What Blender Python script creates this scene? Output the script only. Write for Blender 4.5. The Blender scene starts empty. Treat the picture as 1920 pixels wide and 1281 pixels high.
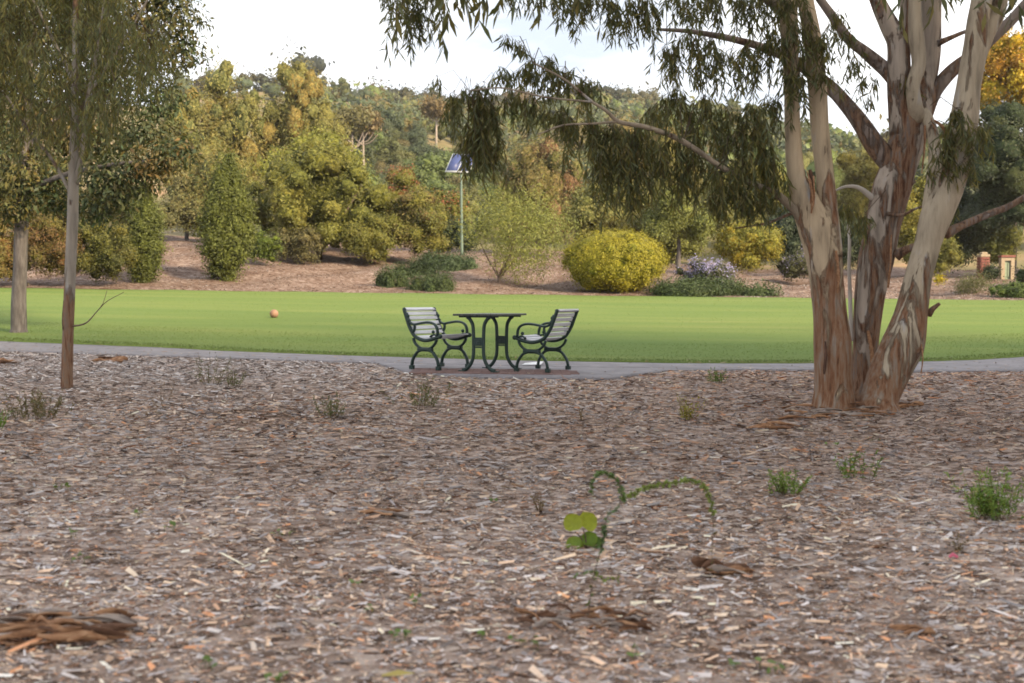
import bpy, bmesh, math, random
import numpy as np
from mathutils import Vector, Matrix, noise

random.seed(7)
SC = bpy.context.scene
COL = SC.collection
# ------------------------------------------------------------------ camera
F = 1850.0                                    # focal length in photograph pixels
PITCH = math.atan(75.5 / F)
CAM = np.array((0.0, 0.0, 1.5))
cd = bpy.data.cameras.new("camera"); co = bpy.data.objects.new("camera", cd); COL.objects.link(co)
cd.sensor_width = 36.0; cd.lens = 36.0 * F / 1920.0
cd.clip_start = 0.1; cd.clip_end = 3000.0
co.location = CAM; co.rotation_euler = (math.radians(90) - PITCH, 0, 0)
cd.dof.use_dof = True; cd.dof.focus_distance = 13.0; cd.dof.aperture_fstop = 2.3
SC.camera = co
# ------------------------------------------------------------------ sky and sun
SUN_EL, SUN_AZ = 28.0, 130.0
wd = bpy.data.worlds.new("World"); SC.world = wd; wd.use_nodes = True
nt = wd.node_tree; nt.nodes.clear()
wo = nt.nodes.new("ShaderNodeOutputWorld"); bg = nt.nodes.new("ShaderNodeBackground")
sky = nt.nodes.new("ShaderNodeTexSky"); sky.sky_type = 'NISHITA'; sky.sun_disc = False
sky.sun_elevation = math.radians(SUN_EL); sky.sun_rotation = math.radians(SUN_AZ)
tc = nt.nodes.new("ShaderNodeTexCoord")
mp = nt.nodes.new("ShaderNodeMapping"); mp.inputs["Scale"].default_value = (1.6, 1.6, 6.5)
nz = nt.nodes.new("ShaderNodeTexNoise"); nz.inputs["Scale"].default_value = 1.7
nz.inputs["Detail"].default_value = 7; nz.inputs["Roughness"].default_value = 0.55
rp = nt.nodes.new("ShaderNodeValToRGB")
rp.color_ramp.elements[0].position = 0.33; rp.color_ramp.elements[0].color = (0, 0, 0, 1)
rp.color_ramp.elements[1].position = 0.62; rp.color_ramp.elements[1].color = (1, 1, 1, 1)
cm = nt.nodes.new("ShaderNodeMixRGB")          # grey-blue underside to bright cloud
cm.inputs[1].default_value = (5.9, 6.5, 7.4, 1); cm.inputs[2].default_value = (13.6, 13.4, 13.2, 1)
mx = nt.nodes.new("ShaderNodeMixRGB"); mx.inputs[0].default_value = 0.86
L = nt.links.new
L(tc.outputs["Generated"], mp.inputs["Vector"]); L(mp.outputs[0], nz.inputs["Vector"])
L(nz.outputs["Fac"], rp.inputs[0]); L(rp.outputs[0], cm.inputs[0])
L(sky.outputs[0], mx.inputs[1]); L(cm.outputs[0], mx.inputs[2])
L(mx.outputs[0], bg.inputs["Color"]); bg.inputs["Strength"].default_value = 0.075
L(bg.outputs[0], wo.inputs["Surface"])
sl = bpy.data.lights.new("sun", 'SUN'); so = bpy.data.objects.new("sun", sl); COL.objects.link(so)
sl.energy = 5.0; sl.angle = math.radians(11); sl.color = (1.0, 0.80, 0.53)
e, a = math.radians(SUN_EL), math.radians(SUN_AZ)
so.rotation_euler = Vector((math.sin(a) * math.cos(e), math.cos(a) * math.cos(e), math.sin(e))).to_track_quat('Z', 'Y').to_euler()
so.location = (0, -20, 40)
SC.view_settings.view_transform = 'Standard'; SC.view_settings.look = 'None'
SC.view_settings.gamma = 1.0; SC.view_settings.use_curve_mapping = False
SC.view_settings.exposure = 1.08
SC.render.engine = 'CYCLES'; SC.cycles.use_denoising = True
SC.cycles.max_bounces = 6; SC.cycles.transparent_max_bounces = 8
SC.cycles.filter_width = 1.7

# ------------------------------------------------------------------ helpers
def ray(px, py):
    u, v = (px - 960.0) / F, (640.5 - py) / F
    c, s = math.cos(PITCH), math.sin(PITCH)
    return np.array((u, c + s * v, -s + c * v))
def at(px, py, d):                             # world point seen at that photo pixel, at distance d ahead
    r = ray(px, py)
    return CAM + r * (d / r[1])
def sm(t): t = np.clip(t, 0, 1); return t * t * (3 - 2 * t)

NEAR = np.array([(-30, 28), (-12, 17.6), (-8.4, 16.2), (-5.5, 15.4), (-2.5, 14.5), (0, 14.0), (2.4, 13.9), (5.9, 13.9), (7.4, 14.3), (9.3, 15.3), (13, 17.2), (30, 27)])
FAR = np.array([(-31, 30), (-13, 19.3), (-9.4, 18.2), (-6.1, 17.4), (-2.8, 16.1), (0, 15.3), (2.6, 15.1), (4.5, 15.4), (7, 16.4), (9.3, 17.7), (13, 19.4), (31, 29)])
PADB = np.array([(-3.2, 0), (-2.0, .0), (-1.35, 1.6), (-.6, 1.95), (1.2, 1.85), (2.2, .3), (3.4, 0)])
EDGE = np.array([(-60, 32), (-30, 35.5), (-20, 37.5), (-7, 40.5), (6, 40.8), (14, 39.5), (26, 38), (60, 34)])
def near_e(x): return np.interp(x, NEAR[:, 0], NEAR[:, 1])
def pad_e(x): return near_e(x) - np.interp(x, PADB[:, 0], PADB[:, 1])
def far_e(x): return np.interp(x, FAR[:, 0], FAR[:, 1])
def edge(x): return np.interp(x, EDGE[:, 0], EDGE[:, 1])
PROF = np.array([(-40, -1.8), (0, 0), (11.9, .54), (12.6, .555), (17, .57), (41, 1.75), (45, 2.27), (55, 3.62), (60, 4.2), (66, 4.5), (85, 6.5),
                 (110, 12), (150, 21.5), (220, 40), (290, 57.5), (330, 60), (460, 48)])
def g(x, y):
    x = np.asarray(x, float); y = np.asarray(y, float)
    ed = edge(x)
    y2 = np.where(y < 17, y, np.where(y < ed, 17 + (y - 17) * 24.0 / (ed - 17), y - ed + 41))
    z = np.interp(y2, PROF[:, 0], PROF[:, 1])
    bank = 1 - .40 * sm((x - 4) / 12.0) + .12 * sm((-4 - x) / 6.0) * sm((y2 - 41) / 8)
    z = np.where(z > 1.75, 1.75 + (z - 1.75) * np.where(y2 < 66, bank, bank + (1 - bank) * sm((y2 - 66) / 40)), z)
    z = np.where(z > 6, 6 + (z - 6) * (1 - .24 * sm((x - 10) / 90.0)), z)
    z = z - .012 * np.clip(x, -60, 60)
    w = sm((11.7 - y) / 2.5) + .0
    z = z + w * (.018 * np.sin(1.9 * x + .7 * y) + .014 * np.sin(3.1 * y - 1.3 * x + 1) + .008 * np.sin(6.3 * x + 5.1 * y))
    wb = sm((y2 - 42) / 4) * sm((120 - y2) / 50)
    z = z + wb * (.10 * np.sin(.8 * x + .5 * y) + .07 * np.sin(1.7 * x - .9 * y))
    wh = sm((y2 - 110) / 60)
    return z + wh * (1.6 * np.sin(.06 * x + .02 * y) + 1.0 * np.sin(.13 * x - .05 * y))
def gz(x, y): return float(g(x, y))
def ground_at(px, py):                         # where the pixel's ray meets the ground
    r = ray(px, py)
    for d in np.arange(2.5, 120, .02):
        p = CAM + r * (d / r[1])
        if p[2] <= gz(p[0], p[1]): return p
    return CAM + r * 120

def mesh_np(name, V, Q, mat=None, col=None, tri=None, smooth=False):
    me = bpy.data.meshes.new(name)
    V = np.asarray(V, np.float32); Q = np.asarray(Q, np.int32)
    k = Q.shape[1]
    me.vertices.add(len(V)); me.vertices.foreach_set("co", V.ravel())
    me.loops.add(Q.size); me.loops.foreach_set("vertex_index", Q.ravel())
    me.polygons.add(len(Q)); me.polygons.foreach_set("loop_start", np.arange(0, Q.size, k, dtype=np.int32))
    if smooth: me.polygons.foreach_set("use_smooth", np.ones(len(Q), bool))
    me.update(calc_edges=True)
    if col is not None:
        a = me.color_attributes.new("Col", 'FLOAT_COLOR', 'POINT')
        c = np.ones((len(V), 4), np.float32); c[:, :3] = col
        a.data.foreach_set("color", c.ravel())
    if mat: me.materials.append(mat)
    return me
def mass_faces(me, flags):
    me.materials.append(M_MASS); f = np.asarray(flags)
    me.polygons.foreach_set("material_index", f.astype(np.int32)); me.polygons.foreach_set("use_smooth", f.astype(bool)); me.update()
    return me
def link(name, me, parent=None, loc=None, shift=None):
    """mesh holds world coordinates; it is moved so that its origin lies at shift / its parent's base"""
    if parent is not None:
        l = parent.location; me.transform(Matrix.Translation((-l[0], -l[1], -l[2])))
    elif shift is not None:
        me.transform(Matrix.Translation((-shift[0], -shift[1], -shift[2])))
    o = bpy.data.objects.new(name, me); COL.objects.link(o)
    if parent is not None: o.parent = parent
    elif shift is not None: o.location = shift
    return o
def lpart(name, me, parent):                   # mesh already in the parent's own space
    o = bpy.data.objects.new(name, me); COL.objects.link(o); o.parent = parent
    return o
def tag(o, label=None, cat=None, group=None, kind=None):
    if label: o["label"] = label
    if cat: o["category"] = cat
    if group: o["group"] = group
    if kind: o["kind"] = kind
    return o
def empty(name, loc, rz=0.0):
    o = bpy.data.objects.new(name, None); COL.objects.link(o); o.location = [float(c) for c in loc]
    o.rotation_euler = (0, 0, rz); o.empty_display_size = .2
    return o
def norm(A): return A / (np.linalg.norm(A, axis=-1, keepdims=True) + 1e-9)

def strips(P, D, S, Ln, W, col, bend=0.0, taper=(.3, 1, .15), droop=0.0):
    """n narrow folded blades of two quads each"""
    n = len(P); D = norm(D); S = norm(S - D * (S * D).sum(1, keepdims=True)); N = np.cross(D, S)
    Ln = np.broadcast_to(Ln, n)[:, None]; W = np.broadcast_to(W, n)[:, None] * .5
    bend = np.broadcast_to(bend, n)[:, None]; dz = np.array((0, 0, -1.0)) * droop
    M = P + D * Ln * .5 + N * bend * Ln; T = P + D * Ln + dz * Ln
    V = np.stack([P - S * W * taper[0], P + S * W * taper[0], M + S * W * taper[1], M - S * W * taper[1], T + S * W * taper[2], T - S * W * taper[2]], 1).reshape(-1, 3)
    b = np.arange(n)[:, None] * 6
    Q = np.concatenate([b + np.array([[0, 1, 2, 3]]), b + np.array([[3, 2, 4, 5]])], 0)
    return V, Q, np.repeat(np.asarray(col), 6, 0)
def diamonds(P, D, S, Ln, W, col):
    n = len(P); D = norm(D); S = norm(S - D * (S * D).sum(1, keepdims=True)); N = np.cross(D, S)
    Ln = np.broadcast_to(Ln, n)[:, None]; W = np.broadcast_to(W, n)[:, None] * .5
    M = P + D * Ln * .45 + N * Ln * .08
    V = np.stack([P, M + S * W, P + D * Ln, M - S * W], 1).reshape(-1, 3)
    Q = np.arange(n * 4).reshape(-1, 4)
    return V, Q, np.repeat(np.asarray(col), 4, 0)
def flakes(P, D, S, Ln, W, col, skew):
    n = len(P); D = norm(D); S = norm(S - D * (S * D).sum(1, keepdims=True))
    Ln = np.broadcast_to(Ln, n)[:, None]; W = np.broadcast_to(W, n)[:, None] * .5; k = skew[:, None]
    V = np.stack([P - S * W * (1 - .5 * k), P + S * W + D * Ln * .12 * k, P + D * Ln + S * W * (.25 + .6 * k), P + D * Ln * (1 - .2 * k) - S * W * .9], 1).reshape(-1, 3)
    return V, np.arange(n * 4).reshape(-1, 4), np.repeat(np.asarray(col), 4, 0)
def cat3(parts):
    Vs, Qs, Cs, o = [], [], [], 0
    for V, Q, C in parts:
        Vs.append(V); Qs.append(Q + o); Cs.append(C); o += len(V)
    return np.concatenate(Vs), np.concatenate(Qs), np.concatenate(Cs)

def resample(P, R, step):
    P = np.asarray(P, float); R = np.asarray(R, float)
    seg = np.linalg.norm(np.diff(P, axis=0), axis=1); t = np.concatenate([[0], np.cumsum(seg)])
    n = max(3, int(t[-1] / step) + 1); tt = np.linspace(0, t[-1], n)
    m = np.zeros_like(P)                       # finite-difference tangents, hermite
    m[1:-1] = (P[2:] - P[:-2]) / (t[2:] - t[:-2])[:, None]
    m[0] = (P[1] - P[0]) / seg[0]; m[-1] = (P[-1] - P[-2]) / seg[-1]
    i = np.clip(np.searchsorted(t, tt, 'right') - 1, 0, len(P) - 2); h = (t[i + 1] - t[i])[:, None]; u = ((tt - t[i]) / h[:, 0])[:, None]
    out = (2*u**3 - 3*u**2 + 1) * P[i] + (u**3 - 2*u**2 + u) * h * m[i] + (-2*u**3 + 3*u**2) * P[i+1] + (u**3 - u**2) * h * m[i+1]
    return out, np.interp(tt, t, R)
def tube(P, R, sides=8, step=None, rough=0.0, seed=0, flat=1.0, flat_axis=None, fscale=3.0, flute=0.0):
    P = np.asarray(P, float); R = np.broadcast_to(np.asarray(R, float), len(P))
    if step: P, R = resample(P, R, step)
    n = len(P); T = np.gradient(P, axis=0); T = norm(T)
    U = np.zeros_like(P)
    u = np.cross(T[0], (0, 0, 1.0)) if flat_axis is None else np.asarray(flat_axis, float)
    if np.linalg.norm(u) < 1e-3: u = np.array((1.0, 0, 0))
    for i in range(n):
        if flat_axis is not None: u = np.asarray(flat_axis, float)
        u = u - T[i] * u.dot(T[i]); u = u / (np.linalg.norm(u) + 1e-9); U[i] = u
    W = np.cross(T, U)
    an = np.arange(sides) * 2 * math.pi / sides + (math.pi / sides if sides <= 4 else 0)
    rr = np.ones((n, sides))
    if rough or flute:
        rs = np.random.RandomState(seed); ph = rs.rand(3) * 50
        for i in range(n):
            q = P[i]
            for j in range(sides):
                c, s = math.cos(an[j]), math.sin(an[j])
                p = q * np.array((1, 1, .30)) * fscale + np.array((c, s, 0)) * 1.3 + ph
                rr[i, j] = 1 + rough * noise.noise(Vector(p)) + flute * noise.noise(Vector((c * 2.2 + ph[0], s * 2.2 + ph[1], i * .05 + ph[2])))
    X = P[:, None, :] + (U[:, None, :] * np.cos(an)[None, :, None] * flat + W[:, None, :] * np.sin(an)[None, :, None]) * (R[:, None] * rr)[:, :, None]
    V = X.reshape(-1, 3)
    i = np.arange(n - 1)[:, None]; j = np.arange(sides)[None, :]; j2 = (j + 1) % sides
    Q = np.stack([i * sides + j, i * sides + j2, (i + 1) * sides + j2, (i + 1) * sides + j], -1).reshape(-1, 4)
    c0, c1 = len(V), len(V) + 1                # end caps as quads fanned to a centre
    V = np.concatenate([V, P[:1], P[-1:]])
    jj = np.arange(0, sides - 1, 2) if sides % 2 == 0 else np.arange(0, sides - 1, 2)
    caps = [[c0, (k + 2) % sides, k + 1, k] for k in jj] + [[c1, (n-1)*sides + k, (n-1)*sides + k + 1, (n-1)*sides + (k + 2) % sides] for k in jj]
    return V, np.concatenate([Q, np.array(caps, int)])
def join2(L_):
    Vs, Qs, o = [], [], 0
    for V, Q in L_:
        Vs.append(V); Qs.append(Q + o); o += len(V)
    return np.concatenate(Vs), np.concatenate(Qs)
def box(c, s, R=None, cham=.0):
    """box of half sizes s about c with chamfered long edges, R a 3x3 of axis rows"""
    bm = bmesh.new(); bmesh.ops.create_cube(bm, size=2)
    bmesh.ops.scale(bm, vec=s, verts=bm.verts)
    if cham: bmesh.ops.bevel(bm, geom=list(bm.edges), offset=cham, segments=1, affect='EDGES')
    M = Matrix.Identity(4)
    if R is not None: M = Matrix(R).transposed().to_4x4()
    M = Matrix.Translation(c) @ M
    bm.transform(M)
    return bm
def bm_mesh(name, bms, mat, smooth=False):
    me = bpy.data.meshes.new(name); out = bmesh.new()
    for b in bms:
        t = bpy.data.meshes.new("tmp"); b.to_mesh(t); out.from_mesh(t); b.free(); bpy.data.meshes.remove(t)
    out.to_mesh(me); out.free(); me.materials.append(mat)
    if smooth:
        for p in me.polygons: p.use_smooth = True
    return me

# ------------------------------------------------------------------ materials
def new_mat(name):
    m = bpy.data.materials.new(name); m.use_nodes = True; n = m.node_tree; n.nodes.clear()
    out = n.nodes.new("ShaderNodeOutputMaterial")
    return m, n, out
def N_(n, t, **kw):
    x = n.nodes.new(t)
    for k, v in kw.items():
        if k in x.inputs: x.inputs[k].default_value = v
        else: setattr(x, k, v)
    return x
def ramp(n, stops):
    r = n.nodes.new("ShaderNodeValToRGB"); cr = r.color_ramp
    while len(cr.elements) > 1: cr.elements.remove(cr.elements[-1])
    for k, (p, c) in enumerate(stops):
        e_ = cr.elements[0] if k == 0 else cr.elements.new(p)
        e_.position = p; e_.color = (*c, 1)
    return r
def noise_mix(name, scale, stops, rough=.8, vec_scale=(1, 1, 1), detail=6, bump=0.0, bscale=None, spec=.25, coord="Object", extra=None):
    m, n, out = new_mat(name); l = n.links.new
    t = N_(n, "ShaderNodeTexCoord"); mpn = N_(n, "ShaderNodeMapping"); mpn.inputs["Scale"].default_value = vec_scale
    nzn = N_(n, "ShaderNodeTexNoise", Scale=scale, Detail=detail, Roughness=.62)
    l(t.outputs[coord], mpn.inputs[0]); l(mpn.outputs[0], nzn.inputs["Vector"])
    r = ramp(n, stops); l(nzn.outputs["Fac"], r.inputs[0])
    p = N_(n, "ShaderNodeBsdfPrincipled", Roughness=rough); p.inputs["Specular IOR Level"].default_value = spec
    l(r.outputs[0], p.inputs["Base Color"])
    if bump:
        b = N_(n, "ShaderNodeBump", Strength=bump, Distance=.02); z = N_(n, "ShaderNodeTexNoise", Scale=bscale or scale * 3, Detail=5)
        l(mpn.outputs[0], z.inputs["Vector"]); l(z.outputs["Fac"], b.inputs["Height"]); l(b.outputs[0], p.inputs["Normal"])
    l(p.outputs[0], out.inputs[0])
    return m
def col_mat(name, transl=.35, rough=.55, spec=.3, tcol=(1.25, 1.2, .6)):
    m, n, out = new_mat(name); l = n.links.new
    at_ = N_(n, "ShaderNodeAttribute"); at_.attribute_name = "Col"
    p = N_(n, "ShaderNodeBsdfPrincipled", Roughness=rough); p.inputs["Specular IOR Level"].default_value = spec
    l(at_.outputs["Color"], p.inputs["Base Color"])
    if transl:
        tr = N_(n, "ShaderNodeBsdfTranslucent"); mu = N_(n, "ShaderNodeMixRGB", blend_type='MULTIPLY'); mu.inputs[0].default_value = 1
        mu.inputs[2].default_value = (*tcol, 1); l(at_.outputs["Color"], mu.inputs[1]); l(mu.outputs[0], tr.inputs[0])
        ms = N_(n, "ShaderNodeMixShader"); ms.inputs[0].default_value = transl
        l(p.outputs[0], ms.inputs[1]); l(tr.outputs[0], ms.inputs[2]); l(ms.outputs[0], out.inputs[0])
    else: l(p.outputs[0], out.inputs[0])
    return m
M_LEAF = col_mat("leaf_surface", .24)
M_HANG = col_mat("hanging_leaf", .36)
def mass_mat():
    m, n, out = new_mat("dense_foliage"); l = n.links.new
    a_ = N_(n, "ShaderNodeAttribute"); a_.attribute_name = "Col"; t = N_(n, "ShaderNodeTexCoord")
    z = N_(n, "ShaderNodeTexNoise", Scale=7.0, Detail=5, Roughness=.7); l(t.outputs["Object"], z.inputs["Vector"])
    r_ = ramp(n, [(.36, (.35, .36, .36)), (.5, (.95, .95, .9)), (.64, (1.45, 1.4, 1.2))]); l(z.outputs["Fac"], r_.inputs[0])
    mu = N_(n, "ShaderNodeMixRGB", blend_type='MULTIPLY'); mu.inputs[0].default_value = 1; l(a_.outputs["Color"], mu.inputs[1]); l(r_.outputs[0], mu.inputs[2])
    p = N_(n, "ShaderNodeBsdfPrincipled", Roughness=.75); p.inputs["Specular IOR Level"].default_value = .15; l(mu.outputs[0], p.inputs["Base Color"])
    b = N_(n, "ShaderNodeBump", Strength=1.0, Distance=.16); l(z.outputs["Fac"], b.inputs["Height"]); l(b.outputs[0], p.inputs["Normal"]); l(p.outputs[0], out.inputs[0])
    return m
M_MASS = mass_mat()
M_CHIP = col_mat("wood_chip", 0, .85, .2)
M_GRASS = col_mat("grass_blade", .3, .6, .2)
M_IRON = noise_mix("dark_green_iron", 30, [(.3, (.006, .022, .018)), (.7, (.012, .036, .028))], rough=.42, spec=.45, bump=.08)
M_SLAT = noise_mix("weathered_slat", 14, [(.3, (.42, .42, .445)), (.5, (.55, .55, .575)), (.72, (.66, .665, .685))], rough=.45, vec_scale=(1, .12, 1), bump=.1)
M_TTOP = noise_mix("dark_table_slat", 14, [(.3, (.035, .04, .035)), (.7, (.09, .095, .085))], rough=.4, vec_scale=(1, .15, 1))
M_CONC = noise_mix("pale_lavender_concrete", 3.0, [(.25, (.15, .14, .148)), (.5, (.215, .20, .21)), (.75, (.275, .255, .265))], rough=.85, bump=.15, bscale=60)
M_PAVER = noise_mix("red_paver", 5, [(.3, (.15, .09, .08)), (.7, (.22, .135, .12))], rough=.85, bump=.2, bscale=50)
M_TWIG = noise_mix("twig_bark", 20, [(.3, (.09, .06, .045)), (.7, (.2, .15, .12))], rough=.85)
M_GBARK = noise_mix("grey_bark", 6, [(.3, (.06, .052, .05)), (.55, (.115, .102, .096)), (.75, (.17, .155, .15))], rough=.9, vec_scale=(3, 3, .6), bump=.5)
M_PBARK = noise_mix("peeling_bark_litter", 9, [(.25, (.12, .055, .03)), (.5, (.30, .155, .08)), (.75, (.46, .29, .17))], rough=.8, vec_scale=(1, 5, 5), bump=.3)
M_POLE = noise_mix("green_steel", 8, [(.3, (.11, .16, .135)), (.7, (.14, .19, .16))], rough=.5)
M_ALU = noise_mix("pale_aluminium", 8, [(.3, (.40, .43, .46)), (.7, (.48, .51, .54))], rough=.5, spec=.3)
M_CELL = noise_mix("solar_cell", 20, [(.3, (.04, .055, .15)), (.7, (.055, .075, .19))], rough=.4, spec=.25)
M_BRICK = noise_mix("brick_red", 18, [(.3, (.15, .055, .045)), (.7, (.24, .10, .08))], rough=.9)
M_CREAM = noise_mix("cream_render", 8, [(.3, (.28, .215, .145)), (.7, (.34, .28, .20))], rough=.9)
M_DOORG = noise_mix("pale_green_paint", 8, [(.3, (.20, .25, .17)), (.7, (.28, .32, .22))], rough=.6)
M_WHITE = noise_mix("white_plastic", 8, [(.3, (.7, .7, .72)), (.7, (.8, .8, .82))], rough=.5)
M_PINK = noise_mix("pink_scrap", 8, [(.3, (.5, .09, .15)), (.7, (.6, .16, .22))], rough=.5)
M_BALL = noise_mix("tan_ball_leather", 10, [(.3, (.22, .125, .085)), (.7, (.32, .19, .13))], rough=.6)

def gum_bark(name, pale=(.39, .305, .21), brown=(.19, .09, .048), grey=(.235, .19, .155), zlo=.3, zhi=4.0, off=(0, 0, 0), bias=0.0):
    """smooth pale gum bark with shedding brown ribbons; more rough brown bark low on the stem"""
    m, n, out = new_mat(name); l = n.links.new
    t = N_(n, "ShaderNodeTexCoord"); mpn = N_(n, "ShaderNodeMapping"); mpn.inputs["Scale"].default_value = (5.0, 5.0, .95); mpn.inputs["Location"].default_value = off
    l(t.outputs["Object"], mpn.inputs[0])
    n1 = N_(n, "ShaderNodeTexNoise", Scale=1.15, Detail=8, Roughness=.62, Distortion=.5); l(mpn.outputs[0], n1.inputs["Vector"])
    sx = N_(n, "ShaderNodeSeparateXYZ"); l(t.outputs["Object"], sx.inputs[0])
    mr = N_(n, "ShaderNodeMapRange"); mr.inputs["From Min"].default_value = zlo; mr.inputs["From Max"].default_value = zhi
    mr.inputs["To Min"].default_value = .13 + bias; mr.inputs["To Max"].default_value = -.09 + bias
    l(sx.outputs["Z"], mr.inputs["Value"])
    ad = N_(n, "ShaderNodeMath", operation='ADD'); l(n1.outputs["Fac"], ad.inputs[0]); l(mr.outputs[0], ad.inputs[1])
    r1 = ramp(n, [(.50, (0, 0, 0)), (.555, (1, 1, 1))]); l(ad.outputs[0], r1.inputs[0])
    mp2 = N_(n, "ShaderNodeMapping"); mp2.inputs["Scale"].default_value = (22, 22, 2.2); l(t.outputs["Object"], mp2.inputs[0])
    n2 = N_(n, "ShaderNodeTexNoise", Scale=1.2, Detail=8, Roughness=.7); l(mp2.outputs[0], n2.inputs["Vector"])
    rb = ramp(n, [(.30, tuple(c * .22 for c in brown)), (.43, brown), (.52, (.24, .145, .09)), (.60, grey), (.75, (.36, .26, .18))]); l(n2.outputs["Fac"], rb.inputs[0])
    n3 = N_(n, "ShaderNodeTexNoise", Scale=1.6, Detail=4); l(mpn.outputs[0], n3.inputs["Vector"])
    rpl = ramp(n, [(.32, tuple(.62 * c for c in pale)), (.45, pale), (.6, tuple(min(1, 1.12 * c) for c in pale)), (.74, (.34, .33, .33))]); l(n3.outputs["Fac"], rpl.inputs[0])
    mixc = N_(n, "ShaderNodeMixRGB"); rst = ramp(n, [(.3, (.74, .72, .70)), (.5, (1, 1, 1)), (.7, (1.1, 1.1, 1.08))]); l(n2.outputs['Fac'], rst.inputs[0])
    mst = N_(n, 'ShaderNodeMixRGB', blend_type='MULTIPLY'); mst.inputs[0].default_value = 1; l(rpl.outputs[0], mst.inputs[1]); l(rst.outputs[0], mst.inputs[2])
    l(r1.outputs[0], mixc.inputs[0]); l(mst.outputs[0], mixc.inputs[1]); l(rb.outputs[0], mixc.inputs[2])
    p = N_(n, "ShaderNodeBsdfPrincipled", Roughness=.8); p.inputs["Specular IOR Level"].default_value = .2
    l(mixc.outputs[0], p.inputs["Base Color"])
    hm = N_(n, "ShaderNodeMath", operation='MULTIPLY'); l(n2.outputs["Fac"], hm.inputs[0]); l(r1.outputs[0], hm.inputs[1])
    h2 = N_(n, "ShaderNodeMath", operation='ADD'); l(hm.outputs[0], h2.inputs[0]); l(r1.outputs[0], h2.inputs[1])
    b = N_(n, "ShaderNodeBump", Strength=.9, Distance=.025); l(h2.outputs[0], b.inputs["Height"]); l(b.outputs[0], p.inputs["Normal"])
    l(p.outputs[0], out.inputs[0])
    return m

def mulch_mat(name, stops, sc=1.0):
    m, n, out = new_mat(name); l = n.links.new
    t = N_(n, "ShaderNodeTexCoord")
    v = N_(n, "ShaderNodeTexVoronoi", Scale=22 * sc); v.feature = 'F1'
    mpn = N_(n, "ShaderNodeMapping"); mpn.inputs["Scale"].default_value = (.6, 1.1, 1); l(t.outputs["Object"], mpn.inputs[0]); l(mpn.outputs[0], v.inputs["Vector"])
    bw = N_(n, "ShaderNodeSeparateColor"); l(v.outputs["Color"], bw.inputs[0])
    r = ramp(n, stops); l(bw.outputs[0], r.inputs[0])
    big = N_(n, "ShaderNodeTexNoise", Scale=.5, Detail=5, Roughness=.6); l(t.outputs["Object"], big.inputs["Vector"])
    rb = ramp(n, [(.3, (.70, .62, .56)), (.5, (1, .97, .95)), (.7, (1.2, 1.2, 1.22))]); l(big.outputs["Fac"], rb.inputs[0])
    mu = N_(n, "ShaderNodeMixRGB", blend_type='MULTIPLY'); mu.inputs[0].default_value = 1; l(r.outputs[0], mu.inputs[1]); l(rb.outputs[0], mu.inputs[2])
    p = N_(n, "ShaderNodeBsdfPrincipled", Roughness=.95); p.inputs["Specular IOR Level"].default_value = .1; l(mu.outputs[0], p.inputs["Base Color"])
    b = N_(n, "ShaderNodeBump", Strength=.6, Distance=.03); l(bw.outputs[1], b.inputs["Height"]); l(b.outputs[0], p.inputs["Normal"])
    l(p.outputs[0], out.inputs[0])
    return m
M_SOIL = mulch_mat("mulch_soil", [(0, (.10, .068, .053)), (.3, (.19, .14, .112)), (.6, (.28, .215, .178)), (.85, (.36, .29, .25)), (1, (.45, .38, .33))])
M_BANK = mulch_mat("bank_mulch", [(0, (.09, .056, .043)), (.35, (.14, .095, .076)), (.7, (.195, .145, .12)), (1, (.27, .215, .185))], .45)
M_HILL = noise_mix("dry_hill_ground", .09, [(.3, (.09, .08, .04)), (.5, (.15, .13, .06)), (.62, (.24, .17, .10)), (.75, (.42, .22, .12))], rough=1, detail=8)

def lawn_mat():
    m, n, out = new_mat("mown_grass"); l = n.links.new
    t = N_(n, "ShaderNodeTexCoord")
    mpn = N_(n, "ShaderNodeMapping"); mpn.inputs["Scale"].default_value = (.10, .75, 1); mpn.inputs["Rotation"].default_value = (0, 0, .05); l(t.outputs["Object"], mpn.inputs[0])
    a_ = N_(n, "ShaderNodeTexNoise", Scale=1.0, Detail=6, Roughness=.6); l(mpn.outputs[0], a_.inputs["Vector"])
    r = ramp(n, [(.28, (.102, .156, .043)), (.5, (.122, .172, .048)), (.68, (.146, .186, .055)), (.82, (.21, .22, .10))]); l(a_.outputs["Fac"], r.inputs[0])
    sx = N_(n, "ShaderNodeSeparateXYZ"); l(t.outputs["Object"], sx.inputs[0])
    f = N_(n, "ShaderNodeTexNoise", Scale=28, Detail=4, Roughness=.7); l(t.outputs["Object"], f.inputs["Vector"])
    rf = ramp(n, [(.3, (.86, .86, .82)), (.5, (1, 1, 1)), (.72, (1.14, 1.12, 1.1))]); l(f.outputs["Fac"], rf.inputs[0])
    mu = N_(n, "ShaderNodeMixRGB", blend_type='MULTIPLY'); mu.inputs[0].default_value = 1; l(r.outputs[0], mu.inputs[1]); l(rf.outputs[0], mu.inputs[2])
    p = N_(n, "ShaderNodeBsdfPrincipled", Roughness=.9); p.inputs["Specular IOR Level"].default_value = .1; l(mu.outputs[0], p.inputs["Base Color"])
    b = N_(n, "ShaderNodeBump", Strength=.5, Distance=.03); l(f.outputs["Fac"], b.inputs["Height"]); l(b.outputs[0], p.inputs["Normal"])
    l(p.outputs[0], out.inputs[0])
    return m
M_LAWN = lawn_mat()

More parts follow.
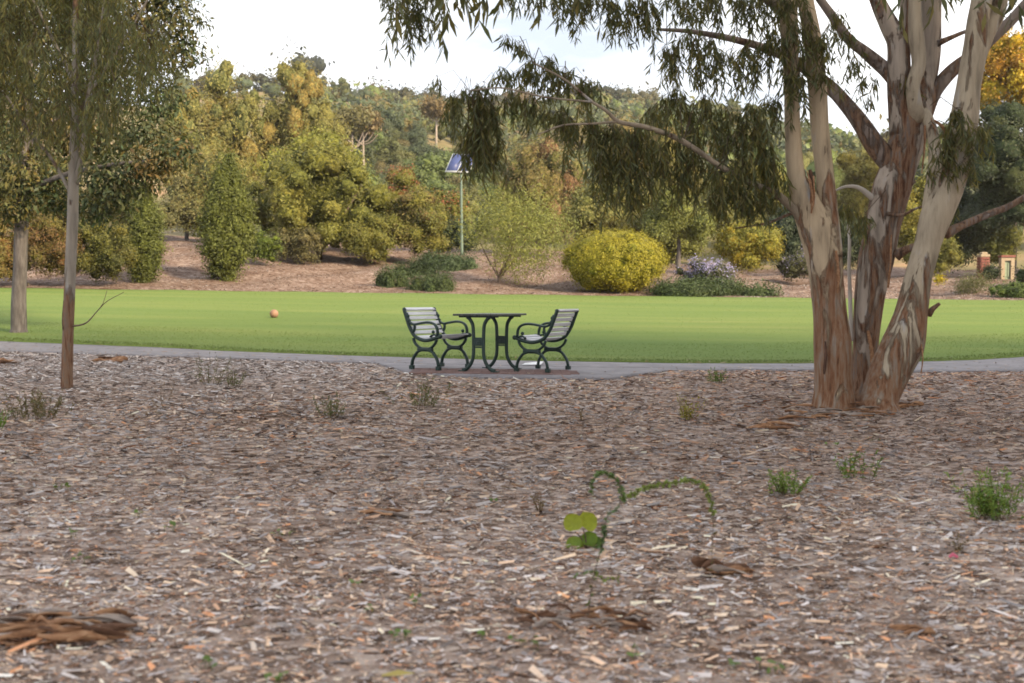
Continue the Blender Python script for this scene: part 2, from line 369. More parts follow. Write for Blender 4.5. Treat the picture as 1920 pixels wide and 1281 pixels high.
# ------------------------------------------------------------------ ground, lawn, path, hill
def sheet(xs, ys): 
    X, Y = np.meshgrid(xs, ys); nx, ny = len(xs), len(ys)
    i = np.arange(ny - 1)[:, None]; j = np.arange(nx - 1)[None, :]
    Q = np.stack([i*nx + j, i*nx + j + 1, (i+1)*nx + j + 1, (i+1)*nx + j], -1).reshape(-1, 4)
    return X, Y, Q
xs = np.concatenate([np.linspace(-70, -16, 40)[:-1], np.linspace(-16, 16, 130), np.linspace(16, 70, 40)[1:]])
ys = np.concatenate([np.linspace(-12, 2, 20)[:-1], np.linspace(2, 14, 84)[:-1], np.linspace(14, 34, 60)])
X, Y, Q = sheet(xs, ys)
tag(link("mulch_bed", mesh_np("mulch_bed", np.stack([X, Y, g(X, Y)], -1).reshape(-1, 3), Q, M_SOIL, smooth=True)), "wood chip mulch bed in front of the path", kind="structure")
X, Y, Q = sheet(np.linspace(-70, 70, 200), np.linspace(34, 72, 90))
tag(link("garden_bank", mesh_np("garden_bank", np.stack([X, Y, g(X, Y)], -1).reshape(-1, 3), Q, M_BANK, smooth=True)), "mulched garden bank behind the lawn", kind="structure")
X, Y, Q = sheet(np.linspace(-420, 420, 260), np.concatenate([np.linspace(66, 120, 30)[:-1], np.linspace(120, 460, 70)]))
Z = g(X, Y) - .8 * (1 - sm((Y - 66) / 9))
tag(link("hill", mesh_np("hill", np.stack([X, Y, Z], -1).reshape(-1, 3), Q, M_HILL, smooth=True)), "wooded hillside behind the park", kind="structure")
def band(name, lo, hi, x0, x1, nx, nv, lift, mat, skirt=0.05):
    xx = np.linspace(x0, x1, nx); tt = np.linspace(0, 1, nv)
    X = np.repeat(xx[None, :], nv + 2, 0); Yl, Yh = lo(xx), hi(xx)
    Y = Yl[None] + (Yh - Yl)[None] * tt[:, None]
    Y = np.concatenate([Y[:1], Y, Y[-1:]])
    Z = g(X, Y) + lift; Z[0] -= skirt + lift; Z[-1] -= skirt + lift
    ny = nv + 2
    i = np.arange(ny - 1)[:, None]; j = np.arange(nx - 1)[None, :]
    Q = np.stack([i*nx + j, i*nx + j + 1, (i+1)*nx + j + 1, (i+1)*nx + j], -1).reshape(-1, 4)
    return mesh_np(name, np.stack([X, Y, Z], -1).reshape(-1, 3), Q, mat)
lawn = link("lawn", band("lawn", lambda x: far_e(x) + .03 * np.sin(9 * x) * np.sin(2.3 * x), lambda x: edge(x) + .12 * np.sin(1.3 * x) + .06 * np.sin(4.1 * x), -31, 31, 420, 60, .03, M_LAWN))
tag(lawn, "mown green lawn between the path and the garden bank", kind="structure")
path = link("path", band("path", near_e, far_e, -29, 29, 300, 6, .018, M_CONC))
tag(path, "pale concrete footpath along the lawn", kind="structure")
padx = np.array(PADB[:, 0])
pad = link("paved_pad", band("paved_pad", pad_e, near_e, -2.0, 3.4, 60, 6, .022, M_CONC)); tag(pad, "pale paved pad under the table and chairs", kind="structure")
# red pavers set into the pad under the furniture
pv = []
rs = np.random.RandomState(3)
c0 = np.array((-.28, 12.98)); 
for iy in range(7):
    for ix in range(9):
        w, h = .222, .106
        cx = c0[0] + (ix - 4 + (.5 if iy % 2 else 0)) * .23; cy = c0[1] - .1 + (iy - 3) * .113
        ztop = gz(cx, cy) + .022 + .006 + rs.rand() * .004
        pv.append(box((cx, cy, ztop - .03), (w / 2, h / 2, .03), cham=.004))
o = link("red_pavers", bm_mesh("red_pavers", pv, M_PAVER)); o.parent = pad; o["kind"] = "stuff"; o["label"] = "small red brick pavers laid under the table"

# wood chips
def scatter_chips():
    rs = np.random.RandomState(11); parts = []
    pal = np.array([(.37, .355, .36), (.29, .28, .295), (.44, .325, .24), (.50, .41, .33), (.26, .155, .105), (.43, .225, .125), (.11, .075, .06), (.19, .175, .175), (.50, .45, .40), (.33, .22, .155)])
    wt = np.array([.20, .17, .18, .10, .10, .055, .03, .07, .035, .06]); wt = wt / wt.sum()
    for (y0, y1, dens, sc) in ((2.4, 4.5, 7400, .34), (4.5, 7, 4400, .42), (7, 10, 1950, .60), (10, 16.6, 860, .88)):
        ym = y1; w = .58 * y1 + .9
        n = int(dens * (y1 - y0) * 2 * w)
        x = rs.uniform(-w, w, n); y = rs.uniform(y0, y1, n)
        k = (np.abs(x) < .58 * y + .9) & (y < pad_e(x) + .05 * rs.randn(n)); x, y = x[k], y[k]; n = len(x)
        z = g(x, y) + rs.uniform(.001, .02, n)
        th = rs.uniform(0, 2 * math.pi, n); th = np.where(rs.rand(n) < .62, rs.randn(n) * .40, th)
        D = np.stack([np.cos(th), np.sin(th), rs.randn(n) * .2], -1)
        S = np.stack([-np.sin(th), np.cos(th), rs.randn(n) * .5], -1)
        Ln = np.exp(rs.randn(n) * .72) * .034 * sc; Ln = np.clip(Ln, .007, .17); W = np.clip(Ln * rs.uniform(.10, .42, n), .0045 * sc, .026)
        ci = rs.choice(len(pal), n, p=wt)
        # patches: greyer towards the path on the left, browner around the trunk on the right and front left
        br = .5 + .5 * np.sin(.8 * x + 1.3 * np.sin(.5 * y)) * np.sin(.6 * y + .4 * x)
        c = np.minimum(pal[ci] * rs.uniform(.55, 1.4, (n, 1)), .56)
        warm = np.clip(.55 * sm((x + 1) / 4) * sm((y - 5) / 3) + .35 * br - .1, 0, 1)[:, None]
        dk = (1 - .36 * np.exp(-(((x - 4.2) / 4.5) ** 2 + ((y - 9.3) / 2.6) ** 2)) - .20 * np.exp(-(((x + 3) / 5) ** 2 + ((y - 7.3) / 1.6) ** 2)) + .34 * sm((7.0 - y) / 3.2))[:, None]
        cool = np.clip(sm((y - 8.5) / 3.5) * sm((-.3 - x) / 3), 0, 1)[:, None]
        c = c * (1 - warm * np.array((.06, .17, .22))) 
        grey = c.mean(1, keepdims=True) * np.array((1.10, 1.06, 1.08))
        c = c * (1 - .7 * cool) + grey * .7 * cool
        P = np.stack([x, y, z], -1) - D * Ln[:, None] * .5
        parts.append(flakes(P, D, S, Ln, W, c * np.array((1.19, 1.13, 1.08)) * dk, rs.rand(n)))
    V, Q, C = cat3(parts)
    o = link("wood_chips", mesh_np("wood_chips", V, Q, M_CHIP, C)); tag(o, "loose wood chips covering the mulch bed", kind="stuff")
scatter_chips()
def scatter_bank():
    rs = np.random.RandomState(12); n = 60000
    y = rs.uniform(37, 62, n); x = rs.uniform(-.56, .56, n) * y
    k = y > edge(x) + .05; x, y = x[k], y[k]; n = len(x)
    z = g(x, y) + .01
    th = rs.uniform(0, 6.28, n); D = np.stack([np.cos(th), np.sin(th), rs.randn(n) * .25], -1); S = np.stack([-np.sin(th), np.cos(th), rs.randn(n) * .3], -1)
    red = sm((4 - x) / 5)[:, None]
    pal = np.array([(.17, .125, .105), (.13, .085, .068), (.21, .175, .155), (.09, .062, .052), (.31, .285, .27)])
    c = pal[rs.choice(5, n, p=[.3, .25, .2, .1, .15])]
    gr = c.mean(1, keepdims=True) * np.array((1.18, 1.07, 1.03)) * 1.3
    c = c * red + gr * (1 - red)
    V, Q, C = flakes(np.stack([x, y, z], -1), D, S, rs.uniform(.03, .11, n), rs.uniform(.02, .045, n), c, rs.rand(n))
    tag(link("bark_litter", mesh_np("bark_litter", V, Q, M_CHIP, C)), "leaf and bark litter over the garden bank", kind="stuff")
scatter_bank()
def scatter_grass():
    rs = np.random.RandomState(5); parts = []
    for (t0, t1, n) in ((0, .5, 14000), (.5, 4, 30000), (4, 25, 25000)):
        x = rs.uniform(-15, 15, n) * (1 if t1 < 5 else 1.6)
        f, e_ = far_e(x), edge(x)
        y = f + (t0 + (t1 - t0) * rs.rand(n)); k = y < e_ - .05; x, y = x[k], y[k]; m = len(x)
        z = g(x, y) + .028
        D = np.stack([rs.randn(m) * .9, rs.randn(m) * .9, np.ones(m)], -1)
        S = rs.randn(m, 3)
        hgt = rs.uniform(.012, .032, m) * (1.7 if t1 < 1 else 1)
        st = .5 + .5 * np.sin(y * 1.1 + .3 * np.sin(x * .3))
        c = np.array((.112, .165, .044))[None] * (1 - st[:, None]) + np.array((.132, .178, .050))[None] * st[:, None]
        c = c * rs.uniform(.85, 1.18, (m, 1))
        if t1 < 1: c = c * .75
        parts.append(diamonds(np.stack([x, y, z], -1), D, S, hgt, .005 + .003 * (y - 14) / 8, c))
    V, Q, C = cat3(parts)
    tag(link("grass", mesh_np("grass", V, Q, M_GRASS, C)), "short mown grass of the lawn", kind="stuff")
scatter_grass()

# ------------------------------------------------------------------ foliage builders
def crown(lumps, n, ll, lw, pal, seed, out=1.0, rnd=.7, droop=.2, shell=.55, clump=6, csig=.9, back=.22, flower=None, strip=False):
    """leaf clumps spread through a set of ellipsoid lumps (cx,cy,cz,rx,ry,rz)"""
    rs = np.random.RandomState(seed); lumps = np.asarray(lumps, float); pal = np.asarray(pal, float)
    m = max(6, int(n / clump))
    w = lumps[:, 3] * lumps[:, 5]; idx = rs.choice(len(lumps), int(m * 2.2), p=w / w.sum())
    d = norm(rs.randn(len(idx), 3)); u = shell + (1 - shell) * rs.rand(len(idx)) ** .5
    P = lumps[idx, :3] + d * lumps[idx, 3:] * u[:, None]
    q = ((P[:, None, :] - lumps[None, :, :3]) / lumps[None, :, 3:]); q = np.sqrt((q ** 2).sum(-1)); q[np.arange(len(idx)), idx] = 9
    keep = (q.min(1) > .70) | (rs.rand(len(idx)) < .16)
    keep &= (d[:, 1] < .25) | (rs.rand(len(idx)) < back)
    P, d, idx = P[keep][:m], d[keep][:m], idx[keep][:m]; m = len(P)
    lt = pal[rs.choice(len(pal), len(lumps))] * rs.uniform(.85, 1.15, (len(lumps), 1))
    cc = lt[idx] * .55 + pal[rs.choice(len(pal), m)] * .45; cc = cc * rs.uniform(.72, 1.28, (m, 1))
    if flower is not None:
        fcol, fprob, ftop = flower
        hit = (rs.rand(m) < fprob) & (d[:, 2] > ftop); cc[hit] = np.asarray(fcol) * rs.uniform(.8, 1.2, (hit.sum(), 1))
    P = np.repeat(P, clump, 0) + rs.randn(m * clump, 3) * ll * csig; d = np.repeat(d, clump, 0); cc = np.repeat(cc, clump, 0) * rs.uniform(.8, 1.2, (m * clump, 1))
    if strip: D = norm(d * out + rs.randn(*d.shape) * rnd + np.array((0, 0, -droop))); S = rs.randn(*d.shape)
    else:
        Nn = norm(d + rs.randn(*d.shape) * rnd * .62 + np.array((0, 0, .35))); D = rs.randn(*d.shape) + np.array((0, 0, -droop * 1.5)) + d * .3
        D = norm(D - Nn * (D * Nn).sum(1, keepdims=True)); S = np.cross(Nn, D)
    k = len(P); sz = rs.uniform(.7, 1.3, k)
    if strip: return strips(P, D, S, ll * sz, lw * sz, cc, bend=.06)
    return diamonds(P, D, S, ll * sz, lw * sz, cc)
def inner_mass(lumps, f, pal, seed, nu=12, nv=7, jit=.15):
    """the dense twiggy inside of each lump, an uneven closed surface under the leaves"""
    rs = np.random.RandomState(seed); out = []; pal = np.asarray(pal)
    th = np.arange(nu) / nu * 2 * math.pi; ph = np.linspace(.12, math.pi - .12, nv + 1)
    U = np.stack([np.sin(ph)[:, None] * np.cos(th)[None], np.sin(ph)[:, None] * np.sin(th)[None], np.repeat(np.cos(ph)[:, None], nu, 1)], -1)
    i = np.arange(nv)[:, None]; j = np.arange(nu)[None]; j2 = (j + 1) % nu
    Q = np.stack([i*nu + j, (i+1)*nu + j, (i+1)*nu + j2, i*nu + j2], -1).reshape(-1, 4)
    for l_ in lumps:
        V = U * (f * (1 + rs.randn(nv + 1, nu, 1) * jit)) * np.asarray(l_[3:]) + np.asarray(l_[:3])
        out.append((V.reshape(-1, 3), Q, pal[rs.randint(len(pal))] * rs.uniform(.7, 1.1, (V.shape[0] * V.shape[1], 1))))
    return cat3(out)
def sublumps(c, r, k, s, seed, low=-.75, flat=.85, inset=.72):
    rs = np.random.RandomState(seed); L_ = [(c[0], c[1], c[2], r[0] * .66, r[1] * .66, r[2] * .66)]
    for i in range(k):
        while True:
            d = norm(rs.randn(3))
            if d[2] > low: break
        f = rs.uniform(s * .6, s * 1.2); R = f * (r[0] * r[1] * r[2]) ** (1 / 3)
        a_ = max(.1, 1 - f * inset) * rs.uniform(.86, 1.04)
        L_.append((c[0] + d[0] * r[0] * a_, c[1] + d[1] * r[1] * a_, c[2] + d[2] * r[2] * a_, min(R, r[0]), R, min(R * flat, r[2])))
    return L_
OLIVE = [(.105, .105, .030), (.130, .120, .036), (.085, .090, .028)]
WATTLE = [(.135, .125, .052), (.120, .118, .054), (.150, .132, .054), (.100, .108, .052), (.165, .125, .055)]
GREEN = [(.070, .080, .022), (.085, .095, .026), (.058, .068, .021)]
DARK = [(.028, .045, .020), (.036, .052, .022), (.045, .055, .024)]
LIME = [(.165, .152, .020), (.205, .178, .022), (.125, .128, .020)]
GOLD = [(.30, .22, .022), (.34, .22, .02), (.24, .20, .025)]
GREYG = [(.125, .125, .070), (.105, .110, .062), (.14, .125, .075)]
FEATH = [(.155, .165, .062), (.175, .175, .062), (.135, .15, .058)]
BROWN = [(.14, .075, .040), (.12, .09, .035), (.10, .085, .03)]
JUNI = [(.055, .080, .028), (.068, .092, .034), (.045, .068, .026)]

def shrub(name, label, cat, x0, x1, yt, yb, d, pal, style="lumpy", seed=0, dens=1.0, k=16, s=.42, ll=None, group=None, trunk=None, tx=None, flower=None, droop=.2, depth=.85):
    ll = ll or (.0021 if d < 60 else .0024) * d
    cx = (x0 + x1) / 2; rx = (x1 - x0) / 2 / F * d; pt = at(cx, yt, d); pb = at(cx, yb, d)
    X_ = pt[0]; gb = gz(X_, d); zt = pt[2]; zb = max(pb[2], gb - .1) if style != "mat" else gb - .1
    rz = max(.15, (zt - zb) / 2); c = (X_, d, (zt + zb) / 2); ry = rx * depth
    sh = .55; rnd = .7; lw = ll * .5; out = 1.0; clump = 6
    if style == "lumpy": lumps = sublumps(c, (rx, ry, rz), int(k * 1.9), s * .74, seed)
    elif style == "weeping": lumps = sublumps(c, (rx, ry, rz), int(k * 2.6), s * .80, seed, low=-.95, flat=1.35, inset=1.0); droop = max(droop, .9); lw = ll * .36
    elif style == "dome":
        lumps = [(c[0], c[1], c[2], rx, ry, rz)] + [(a_, b_, c_, p_, q_, r_) for a_, b_, c_, p_, q_, r_ in sublumps(c, (rx * .98, ry * .98, rz * .98), 90, .15, seed, low=-.85)[1:]]; sh = .85; rnd = .55
    elif style == "spindle":
        rs = np.random.RandomState(seed); lumps = []
        for t in np.linspace(.03, .97, 15):
            w = math.sin(math.pi * min(1, (t * .92 + .06)) ** .62) ** .75 if t > .0 else .1
            w = np.interp(t, [0, .12, .35, .6, .8, 1.0], [.22, .72, 1.0, .88, .60, .14])
            lumps.append((c[0] + (.16 * t - .06 + rs.randn() * .07) * rx, c[1], zb + (zt - zb) * t, rx * w, ry * w, (zt - zb) * .085))
            for q in range(3):
                th = rs.rand() * 6.28; lumps.append((c[0] + (.16 * t - .06) * rx + math.cos(th) * rx * w * rs.uniform(.6, .9), c[1] + math.sin(th) * ry * w * .72, zb + (zt - zb) * t, rx * w * .36, ry * w * .36, (zt - zb) * .09))
        out = .6; droop = -.55; lw = ll * .4; sh = .7
    elif style == "mat":
        rs = np.random.RandomState(seed); lumps = []
        for q in range(k):
            th = rs.rand() * 6.28; r_ = math.sqrt(rs.rand()) * .82; xx, yy = X_ + math.cos(th) * r_ * rx, d + math.sin(th) * r_ * ry
            lumps.append((xx, yy, gz(xx, yy) + .05, rx * rs.uniform(.28, .46), ry * rs.uniform(.28, .46), (zt - gb) * rs.uniform(.55, .9) * (1 - .35 * r_)))
        out = .8; droop = -.3; lw = ll * .4
    elif style == "feather":
        lumps = sublumps(c, (rx, ry, rz), k, s, seed, low=-.9); sh = .15; rnd = 1.0; lw = ll * .16; clump = 10; droop = -.15
    area = sum(4 * math.pi * ((l_[3] * l_[5]) ** .8 * (l_[3] * l_[4]) ** .8 * (l_[4] * l_[5]) ** .8 / 3 * 3) ** (1 / 2.4) * .33 for l_ in lumps)
    n = int(dens * 1.15 * area / (.5 * ll * lw)); cap = 21000 if style == "dome" else (11500 if d < 59 else 8200)
    if n > cap and style != "feather": q_ = min(1.5, (n / cap) ** .5); ll *= q_; lw *= q_
    n = min(n, cap)
    parts = [crown(lumps, n, ll, lw, pal, seed + 5, out=out, rnd=rnd, droop=droop, shell=sh, clump=clump, flower=flower, csig=1.3 if style == "feather" else 1.15)]
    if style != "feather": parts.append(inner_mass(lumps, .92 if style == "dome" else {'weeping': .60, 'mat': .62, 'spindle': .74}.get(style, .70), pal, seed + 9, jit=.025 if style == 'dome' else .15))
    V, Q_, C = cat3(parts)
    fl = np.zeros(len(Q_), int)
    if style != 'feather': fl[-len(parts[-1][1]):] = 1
    root_z = gb
    if trunk:
        tX = at(tx or cx, yb, d)[0]; bz = gz(tX, d)
        root = empty(name, (tX, d, bz)); tag(root, label, cat, group)
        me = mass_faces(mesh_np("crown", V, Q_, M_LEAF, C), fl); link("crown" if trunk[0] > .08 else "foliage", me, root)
        rs = np.random.RandomState(seed); tr, ns = trunk; tb = []
        for i in range(ns):
            th = rs.rand() * 6.28; r_ = 0 if ns == 1 else rs.uniform(.3, .75)
            top = (c[0] + math.cos(th) * rx * r_, c[1] + math.sin(th) * ry * r_, zb + (zt - zb) * rs.uniform(.4, .8))
            b0 = (tX + rs.randn() * tr * .4 * (ns > 1), d + rs.randn() * tr * .4 * (ns > 1), bz - .1)
            mid = tuple(b0[q] * .55 + top[q] * .45 + rs.randn() * .15 * tr * 4 for q in range(3))
            link("trunk" if ns == 1 else "stem", mesh_np("trunk", *tube([b0, (b0[0], b0[1], b0[2] + .25), mid, top], [tr * 1.2, tr, tr * .7, tr * .3], 7, .25, rough=.15, seed=seed + i), M_GBARK if tr > .12 else M_TWIG, smooth=True), root)
        return root
    o = link(name, mass_faces(mesh_np(name, V, Q_, M_LEAF, C), fl), shift=(X_, d, gb)); tag(o, label, cat, group)
    return o

for P_ in (OLIVE, WATTLE, GREEN, LIME, GOLD, GREYG, FEATH, BROWN): P_[:] = [(a_ * 1.30, b_ * 1.32, c_ * .98) for a_, b_, c_ in P_]
# ------------------------------------------------------------------ garden bank planting
S_ = shrub
S_("conical_shrub", "tall dark green cone shaped shrub on a short stem", "shrub", 370, 472, 298, 526, 43.3, GREEN, "spindle", 1, 1.1, trunk=(.06, 1), tx=418)
S_("column_shrub", "upright yellow-green column shrub at the left bank corner", "shrub", 232, 306, 345, 530, 41, [(.085, .10, .024), (.10, .115, .026)], "spindle", 2, 1.1)
S_("low_shrub", "grey-olive skirt shrub under the left of the broad rounded shrub", "shrub", 515, 605, 415, 502, 50.5, [(.105, .10, .045), (.12, .105, .045)], "lumpy", 53)
S_("low_shrub", "olive skirt shrub under the right of the broad rounded shrub", "shrub", 640, 745, 400, 498, 51, OLIVE, "lumpy", 54)
S_("round_shrub", "largest broad rounded olive shrub with mounded tiers", "shrub", 452, 738, 258, 496, 53, OLIVE, "lumpy", 3, .8, k=26, s=.36, trunk=(.10, 4), tx=600)
S_("small_shrub", "small bright green round shrub tucked behind the cone shaped shrub", "shrub", 462, 528, 428, 502, 48, [(.085, .12, .022), (.10, .13, .02)], "lumpy", 4, k=10)
S_("gap_shrub", "grey-green hazy shrub at the crest between column and cone shrubs", "shrub", 290, 392, 320, 484, 63, GREYG, "lumpy", 5)
S_("front_shrub", "loose yellow-olive shrub at the lawn edge behind the slim trunk", "shrub", 130, 250, 398, 553, 39.3, [(.10, .10, .022), (.13, .115, .022), (.07, .075, .025)], "lumpy", 6)
S_("front_shrub", "russet and olive shrub between the two left trunks", "shrub", 30, 150, 392, 553, 38.6, [(.12, .105, .024), (.10, .075, .03), (.15, .08, .035)], "lumpy", 7)
S_("front_shrub", "red-brown leafed shrub at the far left lawn edge", "shrub", -70, 55, 400, 553, 38.2, BROWN, "lumpy", 8)
S_("back_shrub", "dark olive shrub filling in behind the column shrub", "shrub", 150, 290, 330, 500, 56, [(.06, .06, .02), (.08, .07, .024)], "lumpy", 9)
S_("back_shrub", "mustard green shrub behind the red-brown shrub", "shrub", 0, 160, 320, 500, 57, [(.12, .11, .03), (.10, .085, .03)], "lumpy", 10)
S_("back_shrub", "dull green shrub at the outer left end of the bank", "shrub", -130, 20, 300, 500, 58, OLIVE, "lumpy", 11)
# tall pale wattles behind
TW = "tall pale wattles behind the shrubs"
S_("wattle_tree", "tall pale wattle tree with the highest feathery crown top", "tree", 476, 636, 88, 430, 74, WATTLE, "weeping", 12, .75, k=22, s=.36, group=TW, trunk=(.16, 1), tx=540)
S_("wattle_tree", "tall pale wattle tree standing left of the highest one", "tree", 362, 500, 92, 420, 72, WATTLE, "weeping", 13, .75, k=20, s=.38, group=TW, trunk=(.16, 1), tx=430)
S_("wattle_tree", "lower wattle tree sloping down beside the open hillside", "tree", 565, 662, 185, 420, 78, WATTLE, "weeping", 14, .75, k=16, s=.4, group=TW, trunk=(.14, 1), tx=600)
S_("wattle_tree", "wattle tree half hidden by the dark crown at left", "tree", 290, 410, 140, 440, 67, WATTLE, "weeping", 15, .75, k=18, s=.4, group=TW, trunk=(.14, 1), tx=350)
S_("wattle_shrub", "low wattle thicket under the tall wattles", "shrub", 330, 480, 270, 470, 64, WATTLE, "weeping", 16, .8, k=16)
S_("lime_shrub", "lime green bush showing over the broad rounded shrub", "shrub", 490, 690, 244, 420, 60, [(.19, .20, .03), (.165, .175, .035)], "lumpy", 17, .8)
S_("red_tip_shrub", "olive shrub capped with red new leaves beside the broad shrub", "shrub", 698, 800, 302, 490, 56, OLIVE + [(.14, .10, .04)], "lumpy", 18, flower=((.27, .085, .045), .85, .62))
S_("olive_shrub", "brown-olive shrub next to the solar light pole", "shrub", 715, 850, 350, 494, 53, OLIVE + [(.15, .11, .045)], "lumpy", 19)
S_("red_tip_shrub", "small red topped shrub just left of the solar light pole", "shrub", 800, 882, 346, 478, 64, OLIVE, "lumpy", 20, flower=((.30, .10, .05), .85, .62))
S_("shadow_gap_shrub", "dark shrub standing in for the shadowed gap at the foot of the solar pole", "shrub", 790, 905, 410, 480, 63, DARK, "lumpy", 21)  # dark leaf colour stands in for the shadow in this gap
S_("feathery_tree", "pale feathery small tree with thin open foliage", "tree", 845, 1080, 352, 530, 45, FEATH, "feather", 22, 1.0, k=26, s=.40, ll=.20, trunk=(.045, 7), tx=935)
S_("dome_shrub", "clipped looking yellow-green dome bush at the lawn edge", "shrub", 1053, 1252, 430, 553, 42.6, LIME, "dome", 23, 1.0, ll=.075)
S_("gold_shrub", "golden yellow leafed shrub right of the dome bush", "shrub", 1335, 1470, 412, 524, 50, [(.20, .19, .03), (.27, .21, .025), (.14, .15, .03)], "lumpy", 24)
S_("flowering_bush", "mauve flowering bush above low green ground cover", "shrub", 1262, 1384, 488, 552, 44.2, [(.08, .09, .045), (.10, .10, .06)], "lumpy", 25, flower=((.27, .25, .44), .8, 0), ll=.10)
S_("ground_cover", "low green ground cover spilling onto the lawn by the mauve bush", "ground cover", 1215, 1458, 522, 566, 41.8, JUNI, "mat", 26, k=26, depth=.5)
J = "low junipers on the bank"
S_("juniper", "low juniper nearest the lawn beside the pole bed", "shrub", 766, 852, 494, 550, 42.2, JUNI, "mat", 27, k=14, group=J)
S_("juniper", "leftmost low juniper under the broad rounded shrub", "shrub", 702, 770, 489, 536, 43.4, JUNI, "mat", 28, k=12, group=J)
S_("juniper", "low juniper mound behind the other two", "shrub", 735, 815, 476, 515, 47, JUNI, "mat", 29, k=14, group=J)
S_("juniper", "wide flat juniper spread around the pole foot", "shrub", 785, 892, 463, 500, 52, [(.055, .085, .04), (.065, .095, .045)], "mat", 30, k=18, group=J)
S_("mid_shrub", "yellowish shrub behind the dome bush", "shrub", 1060, 1215, 330, 495, 60, [(.16, .16, .045), (.19, .17, .05), (.12, .13, .04)], "lumpy", 31)
S_("sapling_tree", "young small tree with a bare straight trunk behind the mauve bush", "tree", 1195, 1345, 345, 470, 57, [(.15, .165, .04), (.12, .14, .04)], "lumpy", 32, trunk=(.15, 1), tx=1272)
S_("mid_shrub", "pale green shrub low behind the young tree", "shrub", 1170, 1330, 400, 505, 62, [(.17, .18, .045), (.14, .15, .04)], "lumpy", 33)
S_("red_gum_sapling", "reddish gum sapling thicket beyond the feathery tree", "tree", 935, 1110, 250, 470, 67, [(.15, .13, .045), (.17, .10, .055), (.13, .13, .045), (.17, .14, .055)], "weeping", 34, .8, trunk=(.10, 3), tx=1010)
S_("back_tree", "broad olive tree behind the hanging foliage", "tree", 1100, 1330, 215, 480, 76, [(.15, .14, .045), (.12, .12, .04), (.17, .13, .05)], "weeping", 35, .8, k=22)
S_("back_tree", "yellow-olive tree behind the golden shrub", "tree", 1310, 1490, 290, 500, 70, [(.17, .16, .04), (.14, .14, .04)], "lumpy", 36, .8)
S_("blue_green_shrub", "blue-green shrub beside the golden shrub", "shrub", 1430, 1560, 370, 520, 58, [(.05, .07, .04), (.06, .08, .045), (.035, .05, .03)], "lumpy", 37)
S_("back_tree", "yellow crowned tree seen between the big tree's stems", "tree", 1545, 1660, 262, 480, 76, [(.19, .17, .04), (.16, .14, .035)], "lumpy", 38, .8)
S_("blue_green_shrub", "dark blue-green shrub behind the middle stem", "shrub", 1545, 1645, 380, 530, 53, [(.045, .06, .035), (.06, .075, .04)], "lumpy", 39)
S_("low_shrub", "low lavender tinged shrub beyond the left stem", "shrub", 1455, 1540, 468, 528, 50, [(.09, .10, .045), (.10, .10, .06)], "lumpy", 40, flower=((.25, .23, .36), .4, .2))
S_("mid_shrub", "yellow-green shrub between middle and right stems", "shrub", 1660, 1790, 320, 525, 57, [(.19, .18, .035), (.15, .15, .035), (.23, .20, .035)], "lumpy", 41)
S_("gold_tree", "tall tree with an orange-gold sunlit crown", "tree", 1820, 2010, 40, 250, 66, GOLD + [(.34, .17, .02)], "lumpy", 42, .9, k=20, s=.38, trunk=(.22, 1), tx=1905)
S_("dark_tree", "dark green tree below the orange-gold crown", "tree", 1775, 2010, 180, 480, 58, DARK + [(.05, .06, .02)], "lumpy", 43, .9, k=22)
S_("dark_tree", "dark tree standing low behind the brick gate pillar", "tree", 1745, 1890, 350, 520, 62, DARK + [(.06, .07, .025)], "lumpy", 51, .9)
S_("mid_shrub", "olive shrub at the crest right of the right stem", "shrub", 1700, 1800, 440, 530, 55, OLIVE, "lumpy", 52)
S_("dark_tree", "dark dense tree at the right picture edge", "tree", 1960, 2200, 120, 520, 60, DARK, "lumpy", 44, .6, k=20)
S_("lit_shrub", "yellow-green shrub growing by the brick gate pillar", "shrub", 1850, 1915, 415, 505, 57.5, [(.15, .15, .03), (.11, .12, .03)], "lumpy", 45)
S_("low_shrub", "dark low shrub in front of the cream wall", "shrub", 1842, 1874, 496, 528, 50.5, DARK, "lumpy", 46)
S_("low_shrub", "bright green low shrub at the right lawn edge", "shrub", 1855, 1935, 528, 566, 41, [(.09, .13, .03), (.07, .10, .03)], "lumpy", 47)
S_("low_shrub", "thin grey-green shrub on the pale mulch at right", "shrub", 1780, 1860, 520, 562, 43, [(.12, .12, .05), (.10, .11, .045)], "feather", 48, .8, ll=.14)
S_("low_shrub", "dark green shrub under the right edge trees", "shrub", 1895, 1990, 500, 545, 48, DARK, "lumpy", 49)
S_("flower_clump", "small clump of bright yellow flowers beside the right stem", "flowers", 1750, 1772, 512, 536, 47, [(.42, .33, .02), (.30, .27, .03)], "lumpy", 50, k=6, ll=.08)
for i, (x0, x1, yt, yb, d, p) in enumerate([(-330, -120, 250, 520, 60, OLIVE), (-560, -320, 200, 520, 64, DARK), (2180, 2420, 200, 520, 62, OLIVE)]):
    S_("edge_tree", ["olive tree beyond the left frame side", "dark tree further beyond the left frame side", "olive tree beyond the right frame side"][i], "tree", x0, x1, yt, yb, d, p, "lumpy", 60 + i, .5)

